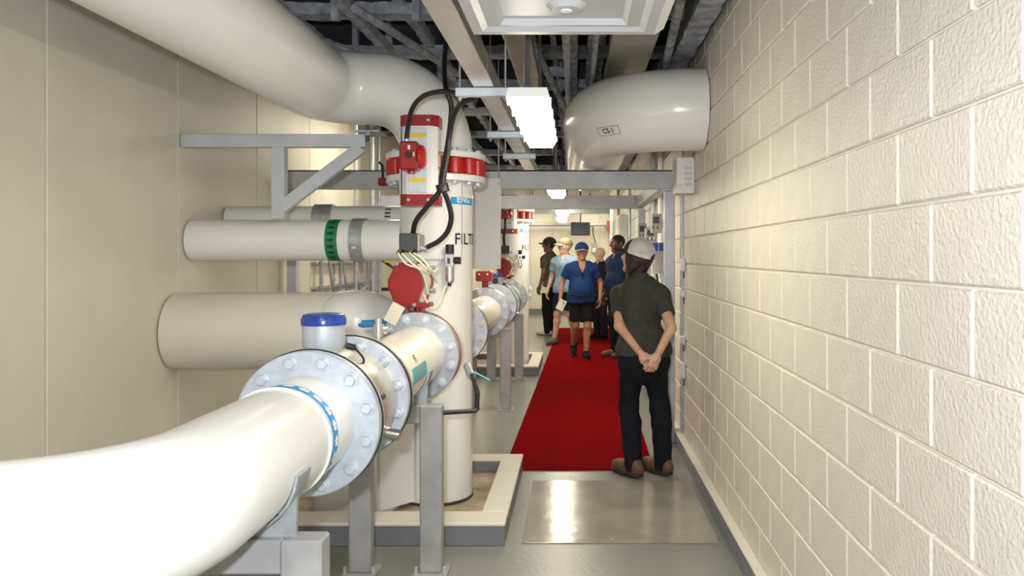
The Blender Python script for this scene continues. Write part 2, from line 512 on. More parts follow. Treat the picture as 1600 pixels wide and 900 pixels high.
# overhead return pipe, elbowed off the column top
def overhead(near):
    p = [Vector((XC, YC, 2.214)), Vector((XC, YC, 2.235))]
    p += arc((XC - .40, YC, 2.235), (1, 0, 0), (0, 0, 1), .40, 0, PI / 2, 16)[1:]
    if near:
        p += arc((-1.29, YC - .30, 2.635), (0, 1, 0), (-1, 0, 0), .30, 0, PI / 2, 14)
        p += [Vector((-1.59, 3.5, 2.635)), Vector((-1.59, YF + .02, 2.635))]
    else:
        p += [Vector((-1.5, YC, 2.635)), Vector((XL + .01, YC, 2.635))]
    t = thing('overhead_pipe', (XC, YC, 2.176), 'x', 'pipe', 'white pipes bending off the column tops')
    MB().tube(p, R18, 44).build('pipe', 'white_paint', t, 50)
    f = MB().ring((XC, YC, 0), (0, 0, 1), .15, .312, 2.176, 2.214, 56).build('flange', 'white_paint', t)
    for k in range(16):
        a = 2 * PI * (k + .5) / 16
        MB().disc((XC + .277 * math.cos(a), YC + .277 * math.sin(a), 2.214), (0, 0, 1), .021, 0, .02, 6, .003).build('nut', 'galv_light', f)
    return t
over1 = overhead(True); over1['label'] = 'large white overhead pipe bending off the nearest column towards the viewer'
over2 = overhead(False); over2.location.y += 6.1; over2['label'] = 'white overhead pipe bending off the farther column'

# valve at the column top with its upright actuator
def column_valve():
    t = thing('column_valve', (XC, YC, 2.073), 'x', 'valve', 'red valves at the column tops')
    MB().ring((XC, YC, 0), (0, 0, 1), .18, .262, 2.074, 2.174, 56).build('valve_body', 'red_bright', t)
    lug = MB().lathe([(0, .001), (.036, .001), (.040, .006), (.040, .094), (.036, .099), (0, .099)], (0, 0, 0), (0, 0, 1), 20).mesh('lug', 'red_bright')
    for k in range(16):
        a = 2 * PI * (k + .5) / 16
        inst('lug', lug, (XC + .272 * math.cos(a), YC + .272 * math.sin(a), 2.074), t)
    MB().tube([(XC, 4.84, 2.124), (XC, 4.70, 2.124)], .035, 16).build('stem', 'bright_steel', t)
    MB().ext(XC - .06, XC + .06, 4.735, 4.775, 2.04, 2.20, .008).build('mount_bracket', 'red_paint', t)
    # extruded body, eight-sided
    ax = -.897
    def octo(w, d, c):
        w /= 2; d /= 2
        return [(-w, -d + c), (-w + c, -d), (w - c, -d), (w, -d + c), (w, d - c), (w - c, d), (-w + c, d), (-w, d - c)]
    bd = MB().prism(octo(.205, .165, .035), (ax, 4.645, 1.925), (1, 0, 0), (0, 1, 0), (0, 0, 1), .39)
    body = bd.build('actuator_body', 'white_panel', t)
    MB().ext(ax - .058, ax + .048, 4.556, 4.564, 1.935, 2.305, .002).build('face_plate', 'galv_light', body)
    for z in (2.262, 2.005):
        MB().ext(ax - .05, ax + .045, 4.5535, 4.556, z - .012, z + .012).build('warning_strip', 'yellow', body)
    for z in (2.165, 2.075):
        pt = MB().tube([(ax + .1025, 4.62, z), (ax + .128, 4.62, z)], .012, 10); pt.tube([(ax + .128, 4.62, z), (ax + .136, 4.62, z)], .007, 8)
        pt.build('port', 'brass', body)
    for z0, z1 in ((2.315, 2.378), (1.862, 1.925)):
        e = MB().prism(octo(.222, .182, .038), (ax, 4.645, z0), (1, 0, 0), (0, 1, 0), (0, 0, 1), z1 - z0)
        eo = e.build('end_cap', 'red_paint', t)
        for x in (-.075, .075):
            MB().disc((ax + x * .75, 4.554, (z0 + z1) / 2), (0, -1, 0), .011, 0, .008, 6).build('screw', 'bright_steel', eo)
    MB().ext(ax - .118, ax - .11, 4.60, 4.70, 1.93, 2.31).build('side_rib', 'galv', body)
    sx = -.925
    sb = MB().ext(sx - .058, sx + .046, 4.44, 4.552, 2.052, 2.212, .010).build('switch_box', 'red_paint', t)
    MB().lathe([(0, 0), (.066, 0), (.066, .02), (.05, .032), (0, .036)], (sx + .046, 4.50, 2.13), (1, 0, 0), 28).build('round_cover', 'red_bright', sb)
    MB().disc((sx - .004, 4.44, 2.135), (0, -1, 0), .018, 0, .012, 18).build('indicator', 'black', sb)
    MB().ext(sx - .008, sx + .004, 4.436, 4.44, 2.165, 2.188).build('mark', 'white_ink', sb)
    MB().ext(sx + .02, sx + .03, 4.432, 4.44, 2.125, 2.15).build('mark', 'brass', sb)
    MB().tube([(sx + .0, 4.49, 2.05), (sx + .0, 4.49, 2.035)], .022, 14).build('plug', 'red_paint', sb)
    MB().tube([(sx - .026, 4.49, 2.212), (sx - .026, 4.49, 2.235)], .013, 12).build('gland', 'bright_steel', sb)
    return t
cv1 = column_valve(); cv1['label'] = 'nearest red column valve with upright silver actuator and red switch box'

# valve in the header with its red eight-sided actuator
def header_valve():
    t = thing('header_valve', (XC, 4.5, ZH - .241), 'x', 'valve', 'header valves with red actuators')
    MB().ring((XC, 4.475, ZH), (0, 1, 0), .13, .236, 0, .070, 56).build('valve_body', 'grey_box', t)
    MB().ring((XC, 4.545, ZH), (0, 1, 0), .13, .240, 0, .006, 56, .001).build('seat', 'red_paint', t)
    MB().ring((XC, 4.467, ZH), (0, 1, 0), .13, .240, 0, .006, 56, .001).build('seat', 'black', t)
    st = MB().tube([(XC, 4.505, ZH + .23), (XC, 4.505, ZH + .285)], .022, 14); st.ext(XC - .05, XC - .036, 4.46, 4.55, ZH + .225, ZH + .28); st.ext(XC + .02, XC + .034, 4.46, 4.55, ZH + .225, ZH + .28)
    st.build('stem', 'red_paint', t)
    MB().ext(XC - .13, XC + .075, 4.44, 4.58, 1.285, 1.31, .006).build('mount_bracket', 'red_paint', t)
    ax, az = -.945, 1.415
    o8 = [(-.052, -.122), (.052, -.122), (.098, .010), (.098, .03), (.052, .122), (-.052, .122), (-.098, .03), (-.098, .010)]
    o8 = [(-.056, -.122), (.056, -.122), (.097, -.012), (.097, .022), (.052, .122), (-.052, .122), (-.097, .022), (-.097, -.012)]
    cp = MB().prism(o8, (ax, 4.43, az), (1, 0, 0), (0, 0, 1), (0, 1, 0), .05)
    co = cp.build('end_cap', 'red_paint', t)
    MB().prism([(a * .86, b * .86) for a, b in o8], (ax, 4.418, az), (1, 0, 0), (0, 0, 1), (0, 1, 0), .014).build('cover_plate', 'red_paint', co)
    for a, b in ((-.045, .115), (.045, .115), (-.05, -.112), (.05, -.112)):
        MB().disc((ax + a, 4.43, az + b), (0, -1, 0), .012, 0, .01, 6).build('screw', 'bright_steel', co)
    MB().prism([(a * .92, b * .92) for a, b in o8], (ax, 4.48, az), (1, 0, 0), (0, 0, 1), (0, 1, 0), .24).build('actuator_body', 'white_panel', t)
    MB().prism(o8, (ax, 4.72, az), (1, 0, 0), (0, 0, 1), (0, 1, 0), .05).build('end_cap', 'red_paint', t)
    # solenoid box on top
    sb = MB().ext(-.985, -.882, 4.45, 4.60, 1.595, 1.70, .006).build('solenoid_box', 'dark_box', t)
    MB().ext(-.884, -.872, 4.45, 4.60, 1.60, 1.695, .003).build('side_cover', 'grey_box', sb)
    MB().ext(-.965, -.905, 4.47, 4.58, 1.535, 1.597, .004).build('manifold', 'galv', sb)
    for x in (-.985, -.962, -.92, -.897):
        g = MB().tube([(x, 4.452, 1.602), (x, 4.42, 1.588)], .010, 10); g.build('fitting', 'brass' if x in (-.985, -.92) else 'black', sb)
    MB().tube([(-.872, 4.5, 1.62), (-.84, 4.5, 1.61)], .018, 12).build('gland', 'galv', sb)
    for i, (x, e) in enumerate(((-.985, (-.83, 4.5, 1.36)), (-.962, (-.83, 4.56, 1.47)), (-.92, (-.80, 4.6, 1.42)), (-.897, (-.79, 4.55, 1.50)))):
        p = smooth_path([(x, 4.42, 1.588), (x + .05, 4.40, 1.53 + .01 * i), ((x + e[0]) / 2 + .05, 4.42, 1.49), e], 6)
        MB().tube(p, .0055, 8).build('air_tube', 'tube_clear', sb)
    MB().tube(smooth_path([(-.86, 4.5, 1.36), (-.81, 4.47, 1.28), (-.77, 4.5, 1.31), (-.75, 4.6, 1.40)], 8), .005, 8).build('air_tube', 'tube_clear', sb)
    for z in (1.505, 1.375):
        MB().tube([(-.855, 4.6, z), (-.81, 4.6, z)], .013, 10).build('port', 'galv', t)
    return t
hv1 = header_valve(); hv1['label'] = 'nearest header valve with red eight sided actuator and dark solenoid box'

# header spool with blue label
def spool():
    t = thing('header_spool', (XC, 3.8, ZH - R12), 'x', 'pipe', 'cream header pipes at waist height')
    MB().lathe([(0, 0), (R12, 0), (R12, 1.25), (0, 1.25)], (XC, 3.19, ZH), (0, 1, 0), 56).build('pipe', 'cream_pipe', t)
    flange(t, 3.162, .036, 'galv', None, rin=.15)
    flange(t, 4.428, .038, 'galv', BOLT, rin=.15)
    def wrapy(y, deg, r):
        return lambda a, b: Vector((XC + r * math.cos(math.radians(deg) + b / r), y + a, ZH + r * math.sin(math.radians(deg) + b / r)))
    r = R12 + .0012
    vs_, fs_ = [], []
    w = wrapy(3.74, 4, r); wi = wrapy(3.74, 4, r - .002)
    for i in range(9):
        b = -.036 + .072 * i / 8
        vs_ += [w(-.16, b), w(.16, b), wi(.16, b), wi(-.16, b)]
    fs_ = [(i * 4 + k, i * 4 + (k + 1) % 4, i * 4 + 4 + (k + 1) % 4, i * 4 + 4 + k) for i in range(8) for k in range(4)]
    lb = MB().add(vs_, fs_).build('label_band', 'teal_label', t)
    text_on('FILTERED', .040, wrapy(3.74, 9, r + .001), .0006, 'CENTER').build('lettering', 'grey_box', lb)
    text_on('WATER', .040, wrapy(3.74, -5, r + .001), .0006, 'CENTER').build('lettering', 'grey_box', lb)
    text_on('F1', .052, wrapy(3.72, 28, R12 + .001), .0012, 'CENTER').build('lettering', 'ink', t)
    return t
sp1 = spool(); sp1['label'] = 'nearest cream header pipe with a teal label and F1 marking'

# flow meter
def meter():
    t = thing('flow_meter', (XC, 2.9, ZH - .241), 'x', 'meter', 'flow meters in the header')
    MB().lathe([(0, 0), (.192, 0), (.205, .02), (.205, .33), (.192, .35), (0, .35)], (XC, 2.72, ZH), (0, 1, 0), 64).build('meter_body', 'meter_steel', t)
    flange(t, 2.690, .034, 'galv_light', None, rin=.14, r=.239)
    flange(t, 3.108, .036, 'galv_light', NUT, rin=.14, r=.240)
    MB().ring((XC, 3.06, ZH), (0, 1, 0), .13, .198, 0, .05, 56).build('neck_ring', 'meter_steel', t)
    MB().ring((XC, 3.145, ZH), (0, 1, 0), .13, .2445, 0, .016, 64, .001).build('gasket', 'black', t)
    MB().ring((XC, 2.681, ZH), (0, 1, 0), .13, .2445, 0, .009, 64, .001).build('gasket', 'black', t)
    MB().tube([(XC + .19, 2.93, ZH - .09), (XC + .245, 2.93, ZH - .10)], .023, 18).build('stub', 'bright_steel', t)
    MB().ext(XC + .190, XC + .2062, 2.84, 2.88, ZH + .045, ZH + .06, .002).build('tag_plate', 'dark_box', t)
    MB().tube([(XC - .01, 2.86, ZH + .19), (XC - .015, 2.86, ZH + .21)], [.045, .036], 20).build('neck', 'bright_steel', t)
    z = ZH + .205
    h = MB().lathe([(0, 0), (.05, 0), (.068, .022), (.074, .04), (.074, .105), (0, .105)], (XC - .012, 2.86, z), (0, 0, 1), 32).build('housing', 'galv_light', t)
    MB().lathe([(0, 0), (.078, 0), (.079, .02), (.072, .036), (.06, .04), (0, .04)], (XC - .012, 2.86, z + .105), (0, 0, 1), 32).build('lid', 'blue_cap', h)
    MB().tube([(XC + .07, 2.86, z + .03), (XC + .10, 2.86, z + .022)], .012, 10).build('gland', 'black', h)
    MB().tube(smooth_path([(XC + .10, 2.86, z + .022), (XC + .125, 2.88, z - .02), (XC + .10, 2.95, z - .06)], 6), .004, 8).build('cable', 'black', h)
    return t
fm1 = meter(); fm1['label'] = 'nearest steel flow meter with a blue capped transmitter'

# pipe in front of the meter, turning off to the left wall
t = thing('inlet_pipe', (XC, 2.4, ZH - R12), 'white inlet pipe nearest the viewer with a blue arrow band', 'pipe')
p = [Vector((XC, 2.66, ZH)), Vector((XC, 2.1, ZH)), Vector((XC, 1.86, ZH))] + arc((XC - .36, 1.86, ZH), (1, 0, 0), (0, -1, 0), .36, 0, PI / 2, 12)[1:] + [Vector((-1.8, 1.5, ZH)), Vector((XL + .012, 1.5, ZH))]
MB().tube(p, R12, 48).build('pipe', 'white_paint', t, 50)
flange(t, 2.643, .037, 'galv_light', BOLT, rin=.15)
MB().lathe([(R12, 0), (R12 + .006, .006), (R12 + .006, .014), (R12, .02), (R12, 0)], (XC, 2.36, ZH), (0, 1, 0), 48).build('weld_ring', 'white_paint', t)
def band(y0, y1, r, a0, a1, m, nm, parent, n=30):
    vs_ = []
    for i in range(n + 1):
        a = math.radians(a0 + (a1 - a0) * i / n)
        for rr, yy in ((r, y0), (r, y1), (r - .002, y1), (r - .002, y0)):
            vs_.append((XC + rr * math.cos(a), yy, ZH + rr * math.sin(a)))
    return MB().add(vs_, [(i * 4 + k, i * 4 + (k + 1) % 4, i * 4 + 4 + (k + 1) % 4, i * 4 + 4 + k) for i in range(n) for k in range(4)]).build(nm, m, parent)
bo = band(2.40, 2.45, R12 + .0012, -60, 240, 'blue_label', 'label_band', t)
for k in range(17):
    a = math.radians(-52 + 17 * k)
    pts = []
    for u, w in ((-.012, -.017), (.012, -.017), (.012, .0), (.02, .0), (0, .018), (-.02, .0), (-.012, 0)):
        rr = R12 + .0026
        pts.append((XC + rr * math.cos(a + w / rr), 2.425 + u, ZH + rr * math.sin(a + w / rr)))
    MB().add(pts, [tuple(range(7))]).build('arrow', 'white_ink', bo)

# supports under the header
def support(Y, label, saddle=True):
    t = thing('pipe_support', (XC, Y, 0), label, 'pipe support', 'grey post supports under the header')
    for x in (-.717, -1.067):
        MB().ext(x - .054, x + .054, Y - .04, Y + .04, .012, .835, .006).build('post', 'support_grey', t)
        b = MB().ext(x - .085, x + .085, Y - .075, Y + .075, .0005, .012, .002).build('base_plate', 'support_grey', t)
        for dx in (-.07, .07):
            MB().tube([(x + dx, Y - .05, .012), (x + dx, Y - .05, .045)], .008, 8).build('anchor', 'galv_light', b)
    MB().ext(-1.014, -.770, Y - .035, Y + .035, .745, .835, .004).build('crossbar', 'support_grey', t)
    if saddle:
        n = 14
        pr = [((R12 + .002) * math.cos(math.radians(a)), (R12 + .002) * math.sin(math.radians(a))) for a in np.linspace(200, 340, n)]
        pr += [(.15, -.185), (-.15, -.185)]
        MB().prism(pr, (XC, Y - .008, ZH), (1, 0, 0), (0, 0, 1), (0, 1, 0), .016).build('saddle', 'galv', t)
        sp = [((R12 + .003) * math.cos(math.radians(a)), (R12 + .003) * math.sin(math.radians(a))) for a in np.linspace(185, 355, n)]
        sp += [((R12 + .010) * math.cos(math.radians(a)), (R12 + .010) * math.sin(math.radians(a))) for a in np.linspace(355, 185, n)]
        MB().prism(sp, (XC, Y - .05, ZH), (1, 0, 0), (0, 0, 1), (0, 1, 0), .10).build('strap', 'galv', t)
    return t
support(2.12, 'grey post support nearest the viewer at the lower left edge')
s1 = support(3.98, 'grey pipe support in front of the nearest kerbed pad')
s2 = support(8.14, 'single grey pipe support standing between the two kerbed pads')
s3 = support(10.08, 'grey pipe support in front of the farther kerbed pad')

# drain line at the foot of the column
t = thing('drain_line', (-.70, 4.3, .70), 'black bent drain line with a small blue lever at the column foot', 'pipe')
MB().tube([(-.665, 4.0, .79), (-.51, 4.05, .79), (-.502, 4.06, .80), (-.50, 4.06, .88), (-.505, 4.08, .89), (-.60, 4.45, .97)], .012, 10).build('pipe', 'black', t)
MB().tube([(-.56, 4.28, .93), (-.60, 4.42, .965)], .022, 12).build('valve', 'galv', t)
MB().box((-.50, 4.25, .935), (.10, .02, .006), .002, Matrix.Rotation(math.radians(28), 3, 'Y')).build('lever', 'teal_label', t)

# little ball valve on the spool
t = thing('ball_valve', (XC, 3.6, ZH + R12), 'small steel ball valve with a bright blue lever on the cream pipe', 'valve')
b = MB().tube([(XC, 3.6, ZH + R12 - .004), (XC, 3.6, ZH + R12 + .03)], .014, 14); b.tube([(XC, 3.6, ZH + R12 + .03), (XC, 3.6, ZH + R12 + .085)], .025, 16); b.tube([(XC, 3.6, ZH + R12 + .085), (XC, 3.6, ZH + R12 + .11)], .017, 12)
b.tube([(XC, 3.6, ZH + R12 + .06), (XC + .032, 3.62, ZH + R12 + .06)], .02, 14)
b.build('body', 'bright_steel', t)
MB().ext(XC - .088, XC - .02, 3.588, 3.612, ZH + R12 + .073, ZH + R12 + .091, .005).build('lever', 'blue_handle', t)

# tag hanging by the header flange
t = tag(MB().box((-.80 - .20, 4.40, 1.255), (.075, .004, .115), .0015, Matrix.Rotation(math.radians(28), 3, 'Y')).build('paper_tag', 'wall_plain'),
        'blank cream tag hung beside the nearest header flange', 'tag')

# air regulator on the column
def regulator():
    x, y = -.764, 4.84
    t = thing('air_regulator', (x, y, 1.395), 'x', 'regulator', 'air regulators on the columns')
    MB().ext(-.955, -.72, 4.853, 4.86, 1.552, 1.578, .002).build('bracket', 'white_panel', t)
    MB().tube([(x, y, 1.585), (x, y, 1.642)], .026, 18).build('knob', 'black', t)
    MB().ext(x - .030, x + .030, y - .030, y + .014, 1.508, 1.588, .006).build('body', 'bright_steel', t)
    MB().ext(x - .010, x + .008, y - .034, y - .029, 1.525, 1.56).build('gauge', 'dark_box', t)
    MB().lathe([(0, 0), (.018, 0), (.027, .012), (.027, .10), (0, .10)], (x, y - .006, 1.41), (0, 0, 1), 20).build('bowl', 'bright_steel', t)
    MB().tube([(x, y - .006, 1.41), (x, y - .006, 1.39)], .012, 12).build('drain', 'black', t)
    MB().tube([(x + .030, y - .01, 1.545), (x + .068, y - .01, 1.545)], .022, 16).build('side_knob', 'black', t)
    MB().tube([(x - .03, y - .01, 1.545), (x - .05, y - .01, 1.545)], .01, 10).build('fitting', 'galv', t)
    MB().tube(smooth_path([(x - .05, y - .01, 1.50), (x - .09, y - .02, 1.46), (x - .14, y - .08, 1.48)], 6), .004, 8).build('air_tube', 'tube_clear', t)
    return t
rg1 = regulator(); rg1['label'] = 'black and silver air regulator on the nearest white column'

# farther unit: copies along the aisle
D = 6.1
c2 = again(col1, D, 'farther white column with FILTER lettering beyond the hanging panel')
again(cv1, D, 'farther red column valve with upright actuator beyond the hanging panel')
again(hv1, D, 'farther header valve with red actuator beyond the hanging panel')
again(sp1, D, 'farther cream header pipe in front of the second column')
again(fm1, D, 'farther steel flow meter in front of the second column')
again(rg1, D, 'air regulator on the farther white column')
# header between the two units
t = thing('header_spool', (XC, 6.9, ZH - R12), 'shiny cream header pipe just behind the nearest column', 'pipe', 'cream header pipes at waist height')
MB().lathe([(0, 0), (R12, 0), (R12, 1.86), (0, 1.86)], (XC, 5.92, ZH), (0, 1, 0), 56).build('pipe', 'cream_pipe', t)
MB().ring((XC, 5.897, ZH), (0, 1, 0), .13, .2445, 0, .008, 56, .001).build('gasket', 'black', t)
flange(t, 5.906, .034, 'galv', None, rin=.15)
flange(t, 7.77, .036, 'galv', BOLT, rin=.15)
t = thing('hand_valve', (XC, 7.84, ZH - .24), 'grey header valve with a small red gear box on top', 'valve')
MB().ring((XC, 7.81, ZH), (0, 1, 0), .13, .236, 0, .07, 48).build('valve_body', 'grey_box', t)
MB().ext(XC - .03, XC + .03, 7.82, 7.87, ZH + .23, ZH + .30, .004).build('stem', 'red_paint', t)
gb = MB().ext(XC - .085, XC + .07, 7.77, 7.92, ZH + .30, ZH + .40, .012).build('gear_box', 'red_paint', t)
for x in (-.05, .03):
    MB().disc((XC + x, 7.77, ZH + .37), (0, -1, 0), .012, 0, .01, 6).build('screw', 'bright_steel', gb)
MB().tube([(XC + .07, 7.84, ZH + .33), (XC + .13, 7.84, ZH + .33)], .012, 10).build('shaft', 'bright_steel', t)
MB().tube([(XC + .10, 7.80, ZH + .30), (XC + .10, 7.88, ZH + .30)], .028, 12).build('knob', 'black', t)
t = thing('header_spool', (XC, 8.4, ZH - R12), 'cream header pipe between the gear box valve and the farther meter', 'pipe', 'cream header pipes at waist height')
MB().lathe([(0, 0), (R12, 0), (R12, .82), (0, .82)], (XC, 7.93, ZH), (0, 1, 0), 48).build('pipe', 'cream_pipe', t)
flange(t, 7.884, .036, 'galv', None, rin=.15)
flange(t, 8.743, .036, 'galv_light', BOLT, rin=.15)
MB().disc((XC, 11.998, ZH), (0, 1, 0), .241, 0, .03, 40).build('blind_flange', 'galv_light')
tag(bpy.data.objects['blind_flange'], 'round blank flange closing the far end of the header', 'flange')

# domed vessel and its branch at the left
t = thing('domed_vessel', (-1.34, 4.9, .045), 'white domed vessel standing behind the header at the left', 'vessel')
vx, vy = -1.34, 4.9
pr = [(0, .046), (.262, .046), (.265, .05), (.265, 1.20)] + [(.265 * math.cos(a), 1.20 + .165 * math.sin(a)) for a in np.linspace(.12, PI / 2 - .05, 10)] + [(0, 1.365)]
MB().lathe(pr, (vx, vy, 0), (0, 0, 1), 56).build('shell', 'white_paint', t, 50)
MB().prism([(-1.16, 4.700), (-1.145, 4.690), (-.985, 4.868), (-.998, 4.880)], (0, 0, .078), (1, 0, 0), (0, 1, 0), (0, 0, 1), .70).build('web_plate', 'white_paint', t)
MB().tube([(vx - .05, vy, 1.115), (XL + .012, vy, 1.115)], .235, 44).build('branch', 'cream_pipe', t)
def vlab(px0, px1): pass
a0, a1 = math.radians(20), math.radians(62)
vs_ = [(vx + (.2665) * math.sin(a), vy - .2665 * math.cos(a), z) for a in np.linspace(a0, a1, 9) for z in (1.155, 1.20)]
MB().add(vs_, [(i * 2, i * 2 + 2, i * 2 + 3, i * 2 + 1) for i in range(8)]).build('label_band', 'blue_label', t)

# branch pipes running left from the column
t = thing('side_pipe', (-1.4, YC - .01, 1.54), 'white branch pipe with a green arrow band and steel clamp', 'pipe')
z1 = 1.672; r1 = .131
MB().tube([(-1.10, YC, z1), (XL + .012, YC, z1)], r1, 48).build('pipe', 'white_paint', t)
def xband(x0, x1, r, m, nm, zc=z1, yc=YC, parent=t, th=.004):
    return MB().ring((0, yc, zc), (1, 0, 0), r - .01, r + th, x0, x1, 56, .0008).build(nm, m, parent)
gb = xband(-1.565, -1.488, r1, 'green_label', 'label_band', th=.0015)
for k in range(20):
    a = 2 * PI * k / 20
    pts = []
    for u, w in ((-.022, -.006), (.002, -.006), (.002, -.014), (.022, 0), (.002, .014), (.002, .006), (-.022, .006)):
        rr = r1 + .0024
        b = a + w / rr
        pts.append((-1.527 + u, YC - rr * math.cos(b), z1 + rr * math.sin(b)))
    MB().add(pts, [tuple(range(7))]).build('arrow', 'ink', gb)
cl = xband(-1.415, -1.335, r1, 'galv', 'clamp', th=.010)
MB().ext(-1.39, -1.355, YC - r1 - .035, YC - r1 - .005, z1 - .06, z1 - .035, .004).build('clamp_bolt', 'bright_steel', cl)
t = thing('side_pipe', (-1.6, 5.62, 1.75), 'thinner white pipe running behind the green banded branch pipe', 'pipe')
MB().tube([(-1.02, 5.62, 1.835), (XL + .012, 5.62, 1.835)], .086, 36).build('pipe', 'white_paint', t)
for z, y in ((1.895, -.062), (1.87, -.079), (1.845, -.086), (1.82, -.086)):
    MB().ext(-1.325, -1.285, 5.62 + y - .003, 5.62 + y + .002, z - .007, z + .005).build('arrow', 'ink', t)
MB().ring((0, 5.62, 1.835), (1, 0, 0), .07, .10, -1.83, -1.70, 36).build('coupling', 'galv', t)

# steel bracket under the overhead pipe
t = thing('pipe_bracket', (-1.9, 4.9, 2.3), 'grey steel bracket with a diagonal brace under the overhead pipe', 'bracket')
MB().ext(XL + .012, -1.30, 4.93, 5.0, 2.245, 2.325, .003).build('arm', 'beam_grey', t)
d = Vector((-1.33, 4.96, 2.245)); e = Vector((-1.84, 4.96, 1.86))
MB().box((d + e) / 2, ((d - e).length, .05, .075), .003, Matrix.Rotation(-math.atan2(d.z - e.z, d.x - e.x), 3, 'Y')).build('brace', 'beam_grey', t)
MB().ext(-1.88, -1.80, 4.93, 5.0, 1.80, 2.245, .003).build('upright', 'beam_grey', t)
MB().ext(-1.345, -1.195, 4.86, 5.08, 2.328, 2.338, .002).build('saddle_plate', 'galv', t)
MB().tube([(-1.27, 4.87, 2.27), (-1.27, 4.87, 2.37)], .010, 10).build('threaded_rod', 'dark_box', t)
MB().tube([(-1.27, 4.87, 2.305), (-1.27, 4.87, 2.326)], .019, 6).build('nut', 'galv', t)

# the big pipe elbow coming out of the right wall
t = thing('overhead_elbow', (.35, 5.6, 2.28), 'large white pipe elbow coming out of the right wall', 'pipe')
re = .276
p = [Vector((.864, 5.44, 2.565)), Vector((.80, 5.44, 2.565))] + arc((.80, 6.06, 2.565), (0, -1, 0), (-1, 0, 0), .62, 0.05, PI / 2, 18)[1:] + [Vector((.18, 6.9, 2.565)), Vector((.18, 9.3, 2.565))]
MB().tube(p, re, 52).build('pipe', 'white_paint', t, 50)
def onelbow(px, py):
    # surface of the elbow's near side, worked out once on the torus
    best = None
    for i in range(60):
        th = 0.05 + (PI / 2 - .05) * i / 59
        for j in range(60):
            ph = -1.2 + 2.4 * j / 59
            R = .62 + re * math.cos(ph)
            q = Vector((.80 - R * math.sin(th), 6.06 - R * math.cos(th), 2.565 + re * math.sin(ph)))
            e = (900 + F * q.x / q.y - px) ** 2 + (398 - F * (q.z - 1.58) / q.y - py) ** 2
            if best is None or e < best[0]: best = (e, th, ph)
    return best[1], best[2]
th0, ph0 = onelbow(951, 204)
def torus(a, b, off=.0015):
    R = .62 + (re + off) * math.cos(ph0 + b / re)
    th = th0 - a / R
    return Vector((.80 - R * math.sin(th), 6.06 - R * math.cos(th), 2.565 + (re + off) * math.sin(ph0 + b / re)))
g = [[torus(-.095 + .19 * i / 8, -.033 + .066 * j / 4, .001) for j in range(5)] for i in range(9)]
lb = MB().add([q for r_ in g for q in r_], [(i * 5 + j, i * 5 + 5 + j, i * 5 + 6 + j, i * 5 + 1 + j) for i in range(8) for j in range(4)]).build('name_plate', 'grey_ink', t)
g = [[torus(-.088 + .176 * i / 8, -.027 + .054 * j / 4, .002) for j in range(5)] for i in range(9)]
MB().add([q for r_ in g for q in r_], [(i * 5 + j, i * 5 + 5 + j, i * 5 + 6 + j, i * 5 + 1 + j) for i in range(8) for j in range(4)]).build('plate_face', 'white_panel', lb)
text_on('CS-1', .05, lambda a, b: torus(a, b, .003), .0012, 'CENTER').build('lettering', 'ink', lb)
# ------------------------------------------------------------------ lamps, wireway, hung things
def fixture(x, y0, z, label, rods=True):
    y1 = y0 + 1.22
    t = thing('tube_lamp', (x, (y0 + y1) / 2, z), label, 'lamp', 'long tube lamps over the aisle')
    def trough(w0, w1, za, zb, ya, yb, m, nm):
        vs_ = [(x - w0, ya, za), (x + w0, ya, za), (x + w1, ya, zb), (x - w1, ya, zb), (x - w0, yb, za), (x + w0, yb, za), (x + w1, yb, zb), (x - w1, yb, zb)]
        return MB().add(vs_, [(0, 1, 2, 3), (5, 4, 7, 6), (0, 4, 5, 1), (1, 5, 6, 2), (2, 6, 7, 3), (3, 7, 4, 0)]).build(nm, m, t)
    trough(.060, .080, z, z + .034, y0 + .012, y1 - .012, 'lens', 'lens')
    h = trough(.084, .074, z + .035, z + .070, y0, y1, 'lamp_housing', 'housing')
    for k in range(5):
        y = y0 + .1 + k * (y1 - y0 - .2) / 4
        for s in (-1, 1):
            MB().ext(x + s * .083, x + s * .089, y - .02, y + .02, z + .022, z + .050, .002).build('clip', 'bright_steel', h)
    if rods:
        for y in (y0 + .09, y1 - .09):
            MB().tube([(x - .005, y, z + .07), (x - .005, y, ZC - .001)], .009, 8).build('rod', 'dark_box', t)
            MB().ext(x - .018, x + .008, y - .012, y + .012, z + .066, z + .10, .004).build('clevis', 'dark_box', t)
    return t
fixture(-.185, 3.06, 2.150, 'bright tube lamp hung nearest over the aisle')
fixture(-.185, 6.86, 2.150, 'lit tube lamp hidden above the nearer crossing beam')
fixture(-.185, 10.4, 2.125, 'small bright tube lamp seen below the farther crossing beam')
fixture(-.24, 12.9, 2.15, 'farthest visible tube lamp of the aisle row')
fixture(-.20, 17.2, 2.75, 'unseen tube lamp added high near the back wall to brighten the far end')  # added behind the farther beam, out of sight, to brighten the far end
fixture(-1.1, 19.2, 2.80, 'unseen tube lamp added high at the left to brighten the back wall')  # added pair with the next line, hidden by a beam, brightening the back wall
fixture(.35, 19.2, 2.80, 'unseen tube lamp added high at the right to brighten the back wall')
for y, nm in ((7.4, 'unseen tube lamp added for fill above the left wall pipes, nearest'), (12.3, 'unseen tube lamp added for fill above the left wall pipes, middle'), (16.8, 'unseen tube lamp added for fill above the left wall pipes, farthest')):
    fixture(-1.75, y, 2.86, nm)  # added row, hidden by the overhead pipe, for more light down the room

